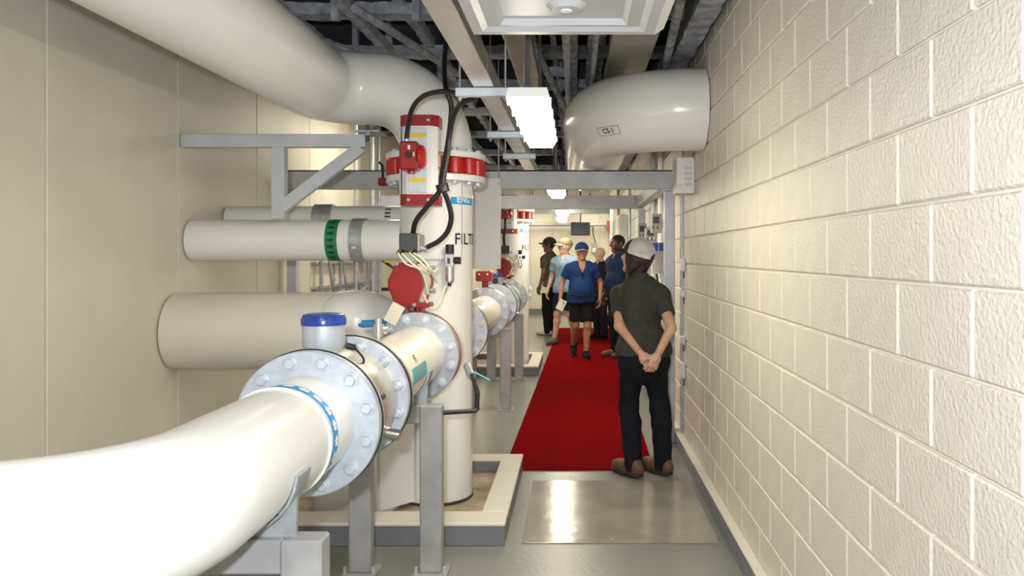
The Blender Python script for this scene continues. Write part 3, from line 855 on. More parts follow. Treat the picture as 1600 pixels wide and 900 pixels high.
# square panel overhead
t = thing('ceiling_panel', (-.044, 2.45, 2.34), 'large square grey white panel hung overhead with a round boss at its middle', 'ceiling panel')
x0, x1, y0, y1, z = -.352, .268, 2.13, 2.755, 2.338
def frustum(a, b, za, zb):
    (ax0, ax1, ay0, ay1), (bx0, bx1, by0, by1) = a, b
    v = [(ax0, ay0, za), (ax1, ay0, za), (ax1, ay1, za), (ax0, ay1, za), (bx0, by0, zb), (bx1, by0, zb), (bx1, by1, zb), (bx0, by1, zb)]
    return v
mb = MB()
o_ = (x0, x1, y0, y1)
def ins(d): return (x0 + d, x1 - d, y0 + d, y1 - d)
rows = [frustum(o_, ins(.022), z, z), ]
loops = [(o_, z + .03), (o_, z), (ins(.035), z), (ins(.055), z + .012), (ins(.10), z + .004), (ins(.115), z + .022)]
vs_, fs_ = [], []
for (a, b, c, d_), zz in loops:
    vs_ += [(a, c, zz), (b, c, zz), (b, d_, zz), (a, d_, zz)]
for i in range(len(loops) - 1):
    for k in range(4):
        fs_.append((i * 4 + k, i * 4 + (k + 1) % 4, i * 4 + 4 + (k + 1) % 4, i * 4 + 4 + k))
n = (len(loops) - 1) * 4
fs_.append((n, n + 1, n + 2, n + 3)); fs_.append((3, 2, 1, 0))
mb.add(vs_, fs_).build('pan', 'pan_grey', t, 20)
bs = MB().lathe([(0, .0), (.045, .002), (.062, .016), (.064, .024), (0, .024)], (-.03, 2.50, z + .004), (0, 0, 1), 32).build('boss', 'pan_grey', t)
MB().lathe([(0, -.006), (.018, -.002), (.02, .004), (0, .004)], (-.03, 2.50, z + .004), (0, 0, 1), 20).build('lens', 'white_ink', bs)
MB().box((x1 + .016, (y0 + y1) / 2, z + .012), (.04, y1 - y0, .006), .001, Matrix.Rotation(-.55, 3, 'Y')).build('side_lip', 'white_panel', t)
for x in (x0 + .05, x1 - .05):
    for y in (y0 + .05, y1 - .05):
        MB().tube([(x, y, z + .03), (x, y, ZC - .001)], .004, 6).build('hanger_rod', 'galv', t)

# wireway on trapeze struts
t = thing('wireway', (-.452, 5, 2.40), 'long shiny metal wireway running overhead along the aisle', 'wireway')
y = 1.2
while y < 12:
    MB().ext(-.502, -.402, y + .002, y + 2.43, 2.402, 2.50, .003).build('section', 'wireway', t)
    y += 2.435
for i, (Y, nm) in enumerate(((3.94, 'nearest strut hanger carrying the wireway, holding the black cables'), (5.34, 'middle strut hanger carrying the wireway beyond the nearest lamp'), (6.5, 'strut hanger carrying the wireway just before the nearer crossing beam'))):
    h = thing('strut_hanger', (-.46, Y, 2.36), nm, 'hanger', 'strut hangers under the wireway')
    MB().ext(-.592, -.328, Y - .02, Y + .02, 2.358, 2.4005, .003).build('strut', 'galv_light', h)
    for x in (-.572, -.348):
        MB().tube([(x, Y, 2.335), (x, Y, ZC - .001)], .005, 8).build('rod', 'galv', h)
        MB().tube([(x, Y, 2.343), (x, Y, 2.357)], .011, 6).build('nut', 'galv', h)
# sheet duct near the ceiling on the right, and loose pipes up there
t = tag(MB().ext(.215, .50, 3.3, 6.9, 2.90, 2.98, .004).build('sheet_duct', 'duct_metal'), 'flat brownish metal duct under the ceiling above the pipe elbow', 'duct')
t = tag(MB().ext(-.43, -.27, 3.4, 8.2, 2.86, 2.95, .004).build('sheet_duct', 'duct_metal'), 'narrow dull metal duct above the wireway and lamp', 'duct')
for i, (x, z, r, y0, y1, lb) in enumerate(((.12, 2.87, .018, 4, 13, 'grey ceiling conduit left of the pipe elbow'), (-.06, 2.86, .024, 4, 13, 'thicker grey ceiling conduit above the nearest lamp'), (-1.95, 2.92, .02, 4.4, 13, 'grey ceiling conduit high at the left'))):
    c = MB().tube([(x, y0, z), (x, y1, z)], r, 10)
    tag(c.build('conduit', 'fireproof'), lb, 'conduit')
t = tag(MB().ext(.095, .145, 6.1, 6.13, 2.835, 2.85, .002).build('pipe_clip', 'yellow'), 'small yellow clip on a ceiling conduit', 'clip')

# cables
def cable(pts, r, label, n=8):
    return tag(MB().tube(smooth_path(pts, n), r, 12).build('cable', 'black'), label, 'cable', 'black cables at the nearest column')
Y1 = 4.38
cable([at(713, 146, 3.99), at(690, 143, 4.1), at(662, 150, 4.25), at(645, 168, 4.38), at(638, 195, 4.46), (-.951, 4.49, 2.233)], .0135, 'black cable looping from the strut hanger down to the red switch box')
cable([at(697, 60, 4.9), at(694, 105, 4.6), at(697, 140, Y1), at(705, 165, Y1), at(703, 200, Y1), at(697, 240, Y1), at(690, 275, Y1), at(687, 298, Y1), at(668, 322, 4.40), at(650, 345, 4.45), at(645, 366, 4.50)], .0145, 'thick black cable from the ceiling ending at the dark solenoid box')
cable([at(744, 154, 4.05), at(724, 160, 4.15), at(710, 178, 4.27), at(702, 215, 4.34), at(698, 250, 4.34), at(692, 290, 4.34), at(700, 315, 4.38), at(705, 340, 4.42), at(699, 362, 4.45), at(685, 377, 4.46), at(668, 386, 4.48)], .0145, 'thick black cable curving right then back to the solenoid box')
tag(MB().tube([at(690, 288, 4.36), at(693, 300, 4.36)], .034, 14).build('cable_tie', 'black'), 'black wrap binding the two thick cables together', 'cable tie')
cable([(-.93, 10.55, 2.06), (-.93, 10.52, 1.95), (-.95, 10.54, 1.82), (-.95, 10.6, 1.70)], .018, 'black cable dropping to the farther solenoid box')
# hung white panel
t = thing('hanging_panel', (-.80, 6.2, 1.47), 'tall plain white panel hung to the right of the nearest column', 'panel')
MB().ext(-1.02, -.583, 6.185, 6.21, 1.47, 2.175, .004).build('board', 'white_panel', t)
for x in (-.60, -1.0):
    for z in (1.49, 2.13):
        MB().disc((x, 6.185, z), (0, -1, 0), .008, 0, .005, 10).build('screw', 'support_grey', t)
    MB().tube([(x, 6.2, 2.17), (x, 6.2, ZC - .001)], .005, 8).build('rod', 'galv', t)

# ------------------------------------------------------------------ right wall things
t = thing('wall_box', (.80, 5.95, 2.03), 'white slotted box high on the right block wall', 'box')
MB().ext(.738, .868, 5.86, 6.10, 2.03, 2.295, .004).build('case', 'white_panel', t)
for r_ in range(4):
    for c_ in range(4):
        MB().ext(.800 + c_ * .013, .805 + c_ * .013, 5.857, 5.861, 2.205 - r_ * .040, 2.228 - r_ * .040).build('slot', 'support_grey', t)
MB().ext(.755, .775, 5.857, 5.861, 2.085, 2.09).build('mark', 'grey_ink', t)
for i, (z, w, lb) in enumerate(((1.50, .10, 'small pale switch box on the block wall at head height'), (1.27, .05, 'small dark outlet on the block wall at elbow height'), (.90, .06, 'pale outlet plate on the block wall at hip height'), (.66, .12, 'long pale box on the block wall at knee height'))):
    b = thing('wall_outlet', (.85, 6.38, z), lb, 'outlet', 'small electrical boxes on the block wall')
    MB().ext(.835, .868, 6.33, 6.42, z - w / 2, z + w / 2, .004).build('case', 'white_panel', b)
    MB().ext(.846, .858, 6.325, 6.331, z - w / 2 - .055, z - w / 2 - .004).build('plug', 'dark_box', b)
tag(MB().tube([(.856, 6.44, .14), (.856, 6.44, 2.6)], .010, 10).build('conduit', 'galv_light'), 'thin conduit running up the block wall by the small boxes', 'conduit')
# instruments between the two posts
def analyzer(px, py, w, h, Y, label):
    c = at(px, py, Y); W = w * Y / F / 2; H = h * Y / F / 2
    t = thing('instrument_box', (c.x, c.y, c.z - H), label, 'instrument', 'wall instruments behind the nearer post')
    MB().ext(c.x - W, min(c.x + W, .866), Y, Y + .12, c.z - H, c.z + H, .006).build('case', 'grey_box', t)
    MB().ext(c.x - W * .7, c.x + W * .5, Y - .006, Y + .002, c.z, c.z + H * .7, .002).build('display', 'dark_box', t)
    for k in range(4):
        MB().disc((c.x - W * .6 + k * W * .38, Y, c.z - H * .4), (0, -1, 0), W * .16, 0, .012, 12).build('button', 'white_panel' if k % 2 else 'black', t)
    MB().ext(c.x + W * .2, .868, Y + .03, Y + .09, c.z - H * .4, c.z + H * .4).build('wall_bracket', 'galv', t)
    return t
analyzer(1026, 349, 16, 30, 7.6, 'grey wall instrument nearest the post, above the blue cap')
analyzer(1017, 368, 17, 24, 8.2, 'grey wall instrument lower and further back than its neighbour')
analyzer(1004, 362, 13, 26, 9.0, 'grey wall instrument beside the farther post')
t = thing('sampling_unit', (.80, 7.0, 1.25), 'blue capped grey cylinder with tubes on the right wall', 'instrument')
c = at(1029, 400, 7.3)
MB().tube([c + Vector((0, 0, -.16)), c + Vector((0, 0, .045))], .058, 24).build('canister', 'support_grey', t)
MB().tube([c + Vector((0, 0, .046)), c + Vector((0, 0, .12))], .056, 24).build('cap', 'blue_cap', t)
MB().ext(c.x - .03, .868, c.y + .04, c.y + .09, c.z - .05, c.z, .003).build('wall_bracket', 'galv', t)
for k in range(4):
    a = c + Vector((-.045 + .03 * k, -.01, -.165))
    MB().tube(smooth_path([a, a + Vector((.01, -.02, -.12)), a + Vector((.03 * (k % 2), .0, -.26)), a + Vector((.02, .02, -.42))], 6), .009, 8).build('tube', ('white_panel', 'black', 'tube_clear', 'blue_label')[k], t)
for i, (px, Y, m, r, lb) in enumerate(((1024, 7.9, 'white_paint', .028, 'white riser pipe behind the nearer post'), (1015, 8.7, 'white_paint', .026, 'second white riser pipe further behind the nearer post'), (984, 12.0, 'galv', .022, 'grey riser conduit left of the farther post'), (966, 15.5, 'galv', .03, 'grey riser conduit beyond the tall pale cabinets'))):
    x = min((px - 900) * Y / F + (.05 if Y < 9 else 0), .838)
    tag(MB().tube([(x, Y, .13), (x, Y, ZC - .002)], r, 14).build('riser_pipe', m), lb, 'pipe')
for i, (Y0, Y1_, lb) in enumerate(((13.3, 14.3, 'tall pale cabinet on the right nearest the farther post'), (14.4, 15.4, 'tall pale cabinet on the right beyond its twin'))):
    t = thing('wall_cabinet', (.77, (Y0 + Y1_) / 2, .13), lb, 'cabinet')
    MB().ext(.71, .868, Y0, Y1_, .135, 2.25, .008).build('case', 'white_panel', t)
    MB().ext(.698, .709, Y0 + .03, Y1_ - .03, .2, 2.2, .004).build('door', 'wall_plain', t)
    MB().ext(.68, .698, Y0 + .08, Y0 + .11, 1.1, 1.3, .003).build('handle', 'dark_box', t)
# ------------------------------------------------------------------ back wall things
t = thing('monitor', (.12, 20.9, 2.1), 'dark flat monitor high on the back wall', 'monitor')
a, b = at(892, 368, 20.35), at(922, 347, 20.35)
MB().ext(a.x, b.x, 20.34, 20.40, a.z, b.z, .01).build('case', 'black', t)
MB().ext(a.x + .025, b.x - .025, 20.335, 20.342, a.z + .03, b.z - .025).build('screen', 'screen', t)
MB().ext((a.x + b.x) / 2 - .05, (a.x + b.x) / 2 + .05, 20.40, 20.42, a.z + .1, b.z - .1).build('wall_mount', 'dark_box', t)
MB().tube([((a.x + b.x) / 2, 20.41, b.z - .1), ((a.x + b.x) / 2, 20.41, ZC - .002)], .02, 10).build('hanger', 'dark_box', t)
tag(MB().tube(smooth_path([at(922, 352, 20.93), at(926, 352, 20.95), at(927, 366, 20.96), at(931, 380, 20.96)], 6), .012, 8).build('cable', 'black'), 'thin dark cable hanging beside the monitor on the back wall', 'cable')
t = thing('wall_box', (.47, 20.95, 1.7), 'small pale control box on the back wall below the monitor', 'box')
a, b = at(924, 396, 20.95), at(933, 379, 20.95)
MB().ext(a.x, b.x, 20.90, 20.994, a.z, b.z, .01).build('case', 'grey_box', t)
MB().ext(a.x + .03, b.x - .03, 20.89, 20.901, a.z + .03, (a.z + b.z) / 2).build('label_plate', 'white_panel', t)
t = thing('sprinkler_main', (-.3, 20.5, 2.3), 'long grey pipe across the back wall with a red valve at its right end', 'pipe')
z = at(0, 351, 20.7).z
MB().tube([(-2.42, 20.7, z), (.79, 20.7, z)], .045, 14).build('pipe', 'support_grey', t)
c = at(955, 352, 20.5)
MB().tube([(c.x - .055, 20.65, c.z - .15), (c.x - .055, 20.65, c.z + .12)], .05, 14).build('valve', 'red_bright', t)
for x in (-1.5, 0, .7):
    MB().ext(x - .02, x + .02, 20.7, 20.988, z + .03, z + .06).build('wall_bracket', 'galv', t)
tag(MB().ext(-1.9, .80, 18.9, 19.0, 2.55, 2.75, .006).build('ceiling_duct', 'galv'), 'pale duct crossing the ceiling near the back wall', 'duct')
# ------------------------------------------------------------------ left wall things
for i, (px, Y, r, lb) in enumerate(((527, 8.3, .022, 'grey conduit running up the left wall nearest the frame edge'), (558, 9.0, .030, 'second grey conduit up the left wall'), (553, 9.3, .018, 'thin grey conduit beside the second left wall conduit'))):
    tag(MB().tube([(XL + .165, Y, .001), (XL + .165, Y, ZC - .002)], r, 12).build('conduit', 'galv'), lb, 'conduit')
t = thing('conduit_rack', (XL + .1, 8.2, 1.15), 'grey conduit rack with looped tubes on the left wall', 'rack')
for z in (1.22, 1.27, 1.50):
    MB().ext(XL + .002, XL + .05, 7.4, 9.2, z - .012, z + .012, .002).build('rail', 'galv', t)
for y in (7.5, 8.1, 8.7, 9.15):
    MB().ext(XL + .05, XL + .075, y - .02, y + .02, 1.1, 1.62, .002).build('upright', 'galv', t)
for k in range(3):
    y = 7.6 + .45 * k
    MB().tube(smooth_path([(XL + .10, y, 1.55), (XL + .12, y + .05, 1.3), (XL + .10, y + .2, 1.2), (XL + .10, y + .5, 1.22)], 6), .014, 8).build('tube', 'support_grey', t)
t = thing('wall_strut_bracket', (XL + .3, 9.6, 1.2), 'black triangular pipe bracket on the left wall', 'bracket')
zb = 1.58 - (452 - 398) * 9.6 / F
MB().ext(XL + .002, XL + .68, 9.58, 9.62, zb - .02, zb + .02).build('arm', 'black', t)
MB().tube([(XL + .04, 9.6, zb + .40), (XL + .62, 9.6, zb + .02)], .016, 8).build('brace', 'black', t)
MB().ext(XL + .002, XL + .03, 9.58, 9.62, zb - .05, zb + .45).build('upright', 'black', t)
MB().tube(smooth_path([(XL + .15, 9.57, zb + .33), (XL + .3, 9.57, zb + .30), (XL + .36, 9.57, zb + .1), (XL + .38, 9.57, zb - .12)], 6), .010, 8).build('hose', 'yellow', t)
t = thing('red_drain_valve', (-1.42, 6.55, 2.16), 'small red valve with a lever hanging on the nearer beam at the left', 'valve')
c = at(598, 284, 6.56)
MB().ext(c.x - .03, c.x + .03, 6.52, 6.60, c.z - .035, c.z + .03, .006).build('body', 'red_paint', t)
MB().tube([c + Vector((0, 0, .03)), c + Vector((0, 0, .13)), c + Vector((-.03, 0, .16))], .010, 8).build('lever', 'black', t)
# ------------------------------------------------------------------ people: distance fields turned into one smooth surface
def A3(*p): return np.array(p, dtype=np.float32)
def f_cap(P, a, b, ra, rb, fy=1.0):
    a, b = A3(*a), A3(*b)
    ba = b - a
    h = np.clip(((P - a) @ ba) / max(float(ba @ ba), 1e-9), 0, 1)
    q = P - a - h[..., None] * ba
    if fy != 1.0: q = q / A3(1, fy, 1)
    return np.sqrt((q * q).sum(-1)) - (ra + (rb - ra) * h)
def f_ell(P, c, r, R=None):
    q = P - A3(*c)
    if R is not None: q = q @ R
    r = A3(*r)
    return (np.sqrt(((q / r) ** 2).sum(-1)) - 1) * float(r.min())
def f_box(P, c, hs, R=None, rnd=0.005):
    q = P - A3(*c)
    if R is not None: q = q @ R
    q = np.abs(q) - (A3(*hs) - rnd)
    return np.sqrt((np.maximum(q, 0) ** 2).sum(-1)) + np.minimum(q.max(-1), 0) - rnd
def smin(a, b, k):
    h = np.maximum(k - np.abs(a - b), 0) / k
    return np.minimum(a, b) - h * h * k * .25
def smax(a, b, k): return -smin(-a, -b, k)
def field(lo, hi, h, fn):
    lo = np.array(lo, np.float32); n = np.ceil((np.array(hi) - lo) / h).astype(int) + 1
    g = np.stack(np.meshgrid(*[lo[i] + h * np.arange(n[i], dtype=np.float32) for i in range(3)], indexing='ij'), -1)
    return surface_nets(fn(g), lo, h)
def surface_nets(Fd, lo, h):
    s = Fd < 0
    nx, ny, nz = Fd.shape
    cs = [(i, j, k) for i in (0, 1) for j in (0, 1) for k in (0, 1)]
    sl = lambda A, c: A[c[0]:nx - 1 + c[0], c[1]:ny - 1 + c[1], c[2]:nz - 1 + c[2]]
    cnt = sum(sl(s, c).astype(np.int8) for c in cs)
    act = (cnt > 0) & (cnt < 8)
    idx = -np.ones(act.shape, np.int64)
    ids = np.argwhere(act)
    idx[act] = np.arange(len(ids))
    acc = np.zeros((len(ids), 3)); num = np.zeros(len(ids))
    i, j, k = ids.T
    for a in cs:
        for ax in range(3):
            if a[ax]: continue
            b = list(a); b[ax] = 1
            fa = Fd[i + a[0], j + a[1], k + a[2]]; fb = Fd[i + b[0], j + b[1], k + b[2]]
            m = (fa < 0) != (fb < 0)
            t = np.where(m, fa / np.where(fa == fb, 1, fa - fb), 0)
            p = np.tile(np.array(a, float), (len(ids), 1)); p[:, ax] = t
            acc[m] += p[m]; num[m] += 1
    V = (ids + acc / num[:, None]) * h + lo
    faces = []
    for ax in range(3):
        u, w = (ax + 1) % 3, (ax + 2) % 3
        s0 = [slice(1, -1)] * 3; s1 = [slice(1, -1)] * 3
        s0[ax] = slice(0, -1); s1[ax] = slice(1, None)
        d = s[tuple(s0)] != s[tuple(s1)]
        e = np.argwhere(d)
        off = np.ones(3, int); off[ax] = 0
        e = e + off
        ins_ = s[e[:, 0], e[:, 1], e[:, 2]]
        q = []
        for du, dw in ((0, 0), (-1, 0), (-1, -1), (0, -1)):
            c = e.copy(); c[:, u] += du; c[:, w] += dw
            q.append(idx[c[:, 0], c[:, 1], c[:, 2]])
        q = np.stack(q, 1)
        q[~ins_] = q[~ins_][:, ::-1]
        faces.append(q[(q >= 0).all(1)])
    return V, np.concatenate(faces)
def join(parts):
    V, Q, n = [], [], 0
    for v, q in parts:
        V.append(v); Q.append(q + n); n += len(v)
    return np.concatenate(V), np.concatenate(Q)
def skin_obj(name, VQ, m, parent, scale=1.0, angle=180):
    V, Q = VQ
    me = bpy.data.meshes.new(name)
    me.from_pydata((V * scale).tolist(), [], Q.tolist())
    me.shade_smooth()
    me.materials.append(M[m])
    o = bpy.data.objects.new(name, me); COL.objects.link(o); o.parent = parent
    ORG[o.name] = org(parent)
    return o
def rotz(a):
    c, s = math.cos(a), math.sin(a)
    return np.array([[c, -s, 0], [s, c, 0], [0, 0, 1]], np.float32)
def unit(v): v = np.array(v, float); return v / np.linalg.norm(v)

def hand_mesh(w, d, n, thumb, curl=.5, sc=1.0, h=.0034, spread=.0):
    """wrist point, finger direction, direction the palm faces, thumb side (+1 or -1 along n x d)"""
    d = unit(d); n = np.array(n, float); n = unit(n - d * (n @ d)); t = np.cross(n, d) * thumb
    R = np.stack([d, t, n], 1)
    prims = []
    L = {0: (.042, .026, .021), 1: (.047, .029, .022), 2: (.043, .027, .021), 3: (.034, .021, .018)}
    for i in range(4):
        p = np.array([.088 - .004 * abs(i - 1), .031 - .0205 * i, -.002]); a = 0.10
        yaw = (1.2 - i) * (.05 + spread)
        r = .0092 - .0007 * (i == 3)
        for j, l in enumerate(L[i]):
            a += curl * (.55, .85, .6)[j]
            q = p + l * np.array([math.cos(a), yaw, math.sin(a)])
            prims.append((p, q, r, r * .9)); r *= .9; p = q
    p = np.array([.022, .030, .004]); dr = [(.55, .75, .25), (.80, .45, .42), (.92, .15, .5)]
    r = .0125
    for v, l in zip(dr, (.040, .034, .026)):
        q = p + l * unit(v); prims.append((p, q, r, r * .86)); r *= .86; p = q
    def fn(P):
        D = f_box(P, (.046, 0, 0), (.046, .041, .014), None, .013)
        D = smin(D, f_cap(P, (-.035, 0, 0), (.02, 0, 0), .027, .026), .03)
        D = smin(D, f_ell(P, (.03, .026, .006), (.032, .018, .016)), .015)
        for k, (a, b, ra, rb) in enumerate(prims):
            D = smin(D, f_cap(P, a, b, ra, rb), .007)
        return D
    V, Q = field((-.06, -.07, -.035), (.20, .085, .12), h, fn)
    Vw = (V * sc) @ R.T + np.array(w)
    if np.linalg.det(R) < 0: Q = Q[:, ::-1]
    return Vw, Q

def person(name, label, loc, yaw, S, joints=None, skin='skin_light', hair='hair_grey', head_yaw=0.0, head_pitch=0.0, shirt='cloth', legs='trousers', legs_long=True,
           shoes='shoe_black', cap=None, hairdo='short', hem=.90, belly=0.0, woman=False, hands=None, h=.0105, beard=False, collar=True, wide=1.0, sleeve=.62, socks=None, strap=0, placket=None):
    """local frame: the figure faces -Y, +X is its own left; units are those of a 1.75 m adult"""
    W = wide
    J = dict(shL=(.178 * W, .0, 1.375), shR=(-.178 * W, .0, 1.375), elL=(.235 * W, .015, 1.13), elR=(-.235 * W, .015, 1.13), wrL=(.245 * W, -.06, .89), wrR=(-.245 * W, -.06, .89),
             hipL=(.092, 0, .92), hipR=(-.092, 0, .92), knL=(.10, -.02, .50), knR=(-.10, -.02, .50), anL=(.105, .02, .085), anR=(-.105, .02, .085),
             toeL=None, toeR=None, lean=(0, 0))
    J.update(joints or {})
    lx, ly = J['lean']
    t = thing('person', loc, label, 'person')
    t.rotation_euler = (0, 0, yaw)
    def up(p):  # torso leans as a shear
        k = max(0, (p[2] - .92)) / .5
        return (p[0] + lx * k, p[1] + ly * k, p[2])
    sh = {s: up(J['sh' + s]) for s in 'LR'}
    hw = .82 if woman else 1.0
    ch = up((0, .0, 1.30)); wa = up((0, .0, 1.08)); nb = up((0, .012, 1.45)); nt = up((0, -.005, 1.555))
    def torso(P, e):
        D = f_cap(P, (ch[0], ch[1], ch[2] + .04), (wa[0], wa[1], wa[2]), (.150 * W * (.93 if woman else 1)) + e, (.133 if woman else .146) * W + e, .70)
        for s in 'LR':
            q = sh[s]
            D = smin(D, f_cap(P, (nb[0] + (q[0] - nb[0]) * .12, nb[1] + (q[1] - nb[1]) * .12, 1.415), (nb[0] + (q[0] - nb[0]) * .88, nb[1] + (q[1] - nb[1]) * .88, q[2] + .004), .062 + e, .058 + e, .95), .06)
        D = smin(D, f_cap(P, (-.055, .005, .955), (.055, .005, .955), (.125 if woman else .118) + e, (.125 if woman else .118) + e, .86), .09)
        D = smin(D, f_cap(P, (nb[0] - .03, nb[1], 1.43), (nb[0] + .03, nb[1], 1.43), .056 + e, .056 + e), .06)
        if belly: D = smin(D, f_ell(P, (wa[0], -.055, 1.06), (.15 + belly * .35 + e, .10 + belly + e, .16 + e)), .08)
        if woman: D = smin(D, f_ell(P, (ch[0], ch[1] - .075, 1.27), (.125 + e, .06 + e, .07 + e)), .05)
        else: D = smin(D, f_ell(P, (ch[0], ch[1] - .05, 1.33), (.13 * W + e, .07 + e, .09 + e)), .05)
        D = smin(D, f_ell(P, (0, .075, .90), (.135 + e, .085 + e, .11 + e)), .06)
        return D
    def upper(P, s, e, f=1.0):
        a, b = np.array(sh[s]), np.array(J['el' + s]); c = a + (b - a) * f
        return f_cap(P, a, c, (.056 if not woman else .050) + e, (.056 + (.041 - .056) * f if not woman else .050 + (.037 - .05) * f) + e)
    def leg(P, s, e, lo=None):
        hp, kn, an = J['hip' + s], J['kn' + s], J['an' + s]
        D = f_cap(P, hp, kn, .088 + e, .057 + e)
        a, b = np.array(kn), np.array(an); m = a + (b - a) * .30 + np.array((0, .018, 0))
        D = smin(D, f_cap(P, kn, m, .054 + e, .057 + e), .04)
        D = smin(D, f_cap(P, m, an, .056 + e, .037 + e), .03)
        return D
    def foot_dir(s):
        if J['toe' + s] is not None: return np.array(J['toe' + s], float)
        a = J['an' + s]; return np.array((a[0] * 1.25, a[1] - .19, .03))
    def body(P):
        D = torso(P, 0)
        for s in 'LR':
            D = smin(D, upper(P, s, 0), .04)
            D = smin(D, f_cap(P, J['el' + s], J['wr' + s], .041 if not woman else .037, .027 if not woman else .0245), .02)
            D = smin(D, leg(P, s, 0), .05)
            D = smin(D, f_cap(P, np.array(J['an' + s]) + (0, .0, -.02), foot_dir(s), .036, .028), .03)
        D = smin(D, f_cap(P, nb, nt, .056 if not woman else .047, .053 if not woman else .044), .04)
        return D
    pts = np.array([v for k, v in J.items() if v is not None and k != 'lean'] + [(0, 0, 1.5)])
    lo = pts.min(0) - .17; hi = pts.max(0) + .15; lo[2] = -.03; lo[1] = min(lo[1], -.3); hi[1] = max(hi[1], .25)
    parts = [field(lo, hi, h, body)]
    # head, on a finer grid, about its own centre
    HR = rotz(head_yaw)
    cp, sp = math.cos(head_pitch), math.sin(head_pitch)
    HR = HR @ np.array([[1, 0, 0], [0, cp, -sp], [0, sp, cp]], np.float32)
    hc = np.array(up((0, -.018, 1.635)))
    def head(P, e=0.0):
        D = f_ell(P, (0, .015, .035), (.077 + e, .098 + e, .085 + e))
        D = smin(D, f_ell(P, (0, -.022, -.045), (.058 + e, .066 + e, .075 + e)), .05)
        if e: return D
        D = smin(D, f_ell(P, (0, -.07, -.098), (.024, .018, .018)), .03)                    # chin
        D = smin(D, f_cap(P, (0, -.090, .022), (0, -.112, -.020), .008, .013), .012)           # nose
        D = smin(D, f_ell(P, (0, -.102, -.024), (.018, .012, .009)), .008)
        D = smin(D, f_cap(P, (-.032, -.085, .030), (.032, -.085, .030), .009, .009), .018)     # brow
        for s in (-1, 1):
            D = smax(D, -f_ell(P, (s * .031, -.098, .010), (.017, .014, .011)), .012)          # eye sockets
            D = smin(D, f_ell(P, (s * .040, -.072, -.022), (.022, .02, .018)), .02)            # cheeks
            D = smin(D, f_ell(P, (s * .079, .012, -.005), (.011, .020, .034)), .008)           # ears
        D = smin(D, f_cap(P, (-.018, -.088, -.055), (.018, -.088, -.055), .0075, .0075), .006)  # lips
        D = smax(D, -f_cap(P, (-.021, -.099, -.0565), (.021, -.099, -.0565), .0028, .0028), .004)
        D = smin(D, f_cap(P, (0, .012, -.20), (0, .012, -.06), .050 if not woman else .043, .05 if not woman else .044), .03)
        return D
    HS = 1.07
    def to_body(VQ): return ((VQ[0] * HS) @ HR.T + hc, VQ[1])
    parts.append(to_body(field((-.105, -.14, -.17), (.105, .13, .135), .0055, head)))
    hd = hands or {}
    for s, sg in (('L', 1), ('R', -1)):
        w = np.array(J['wr' + s], float); e = np.array(J['el' + s], float)
        dft = dict(d=unit(w - e) * .8 + np.array((0, -.15, -.5)), n=(-sg * 1.0, .25, 0), curl=.55)
        dft.update(hd.get(s, {}))
        cr = np.cross(np.array(dft['n'], float), np.array(dft['d'], float))
        fw = np.array(dft.get('thumb', (0, -1, 0)), float)
        parts.append(hand_mesh(w, dft['d'], dft['n'], 1 if cr @ fw > 0 else -1, dft['curl'], .92 if woman else 1.0, dft.get('h', .0042)))
    skin_obj('body', join(parts), skin, t, S)
    # eyes
    for s in (-1, 1):
        c = (np.array((s * .031, -.083, .010)) * HS) @ HR.T + hc
        e = MB().lathe([(0, -.0115)] + [(.0115 * math.cos(a), .0115 * math.sin(a)) for a in np.linspace(-1.2, 1.2, 7)] + [(0, .0115)], c * S + np.array(t.location), (0, 0, 1), 10)
        e.build('eye', 'eye_white', t)
        fwd = np.array((0, -1, 0)) @ HR.T
        ir = MB().disc((c + fwd * .0085) * S + np.array(t.location), fwd, .0062, 0, .0035, 10, .001).build('iris', 'black', t)
    # shirt
    def fold(P, a):
        return a * (np.sin(P[..., 2] * 38 + 7 * np.sin(P[..., 0] * 9) + 4 * P[..., 1]) * np.sin(P[..., 0] * 17 + P[..., 2] * 11) )
    def shirt_f(P):
        D = torso(P, .020)
        D = smin(D, f_cap(P, (-.06, .01, hem + .03), (.06, .01, hem + .03), (.150 if woman else .158) + belly * .4, (.150 if woman else .158) + belly * .4, .90), .06)
        for s in 'LR':
            a, b = np.array(sh[s]), np.array(J['el' + s]); u = unit(b - a); L = np.linalg.norm(b - a)
            A = upper(P, s, .022, 1.0)
            A = smax(A, (P - A3(*(a + u * L * sleeve))) @ u.astype(np.float32), .006)
            D = smin(D, A, .035)
        D = smax(D, hem + .008 * np.sin(P[..., 0] * 14) - P[..., 2], .012)
        D = smax(D, P[..., 2] - 1.50, .01)
        D = smax(D, -f_cap(P, nb, (nt[0], nt[1] - .03, nt[2] + .05), .062 if not woman else .056, .075), .01)
        if not woman:
            D = smax(D, -np.maximum(np.maximum(np.abs(P[..., 0] - nb[0]) - (.05 * np.clip((P[..., 2] - 1.30) / .13, 0, 1) if placket else .032 * np.clip((P[..., 2] - 1.375) / .08, 0, 1)), P[..., 1] - nb[1] + .03), (1.31 if placket else 1.38) - P[..., 2]), .004)
        return D + fold(P, .0035)
    hs_ = h * .95
    so = skin_obj('shirt', field(lo - .02, hi + .02, hs_, shirt_f), shirt, t, S)
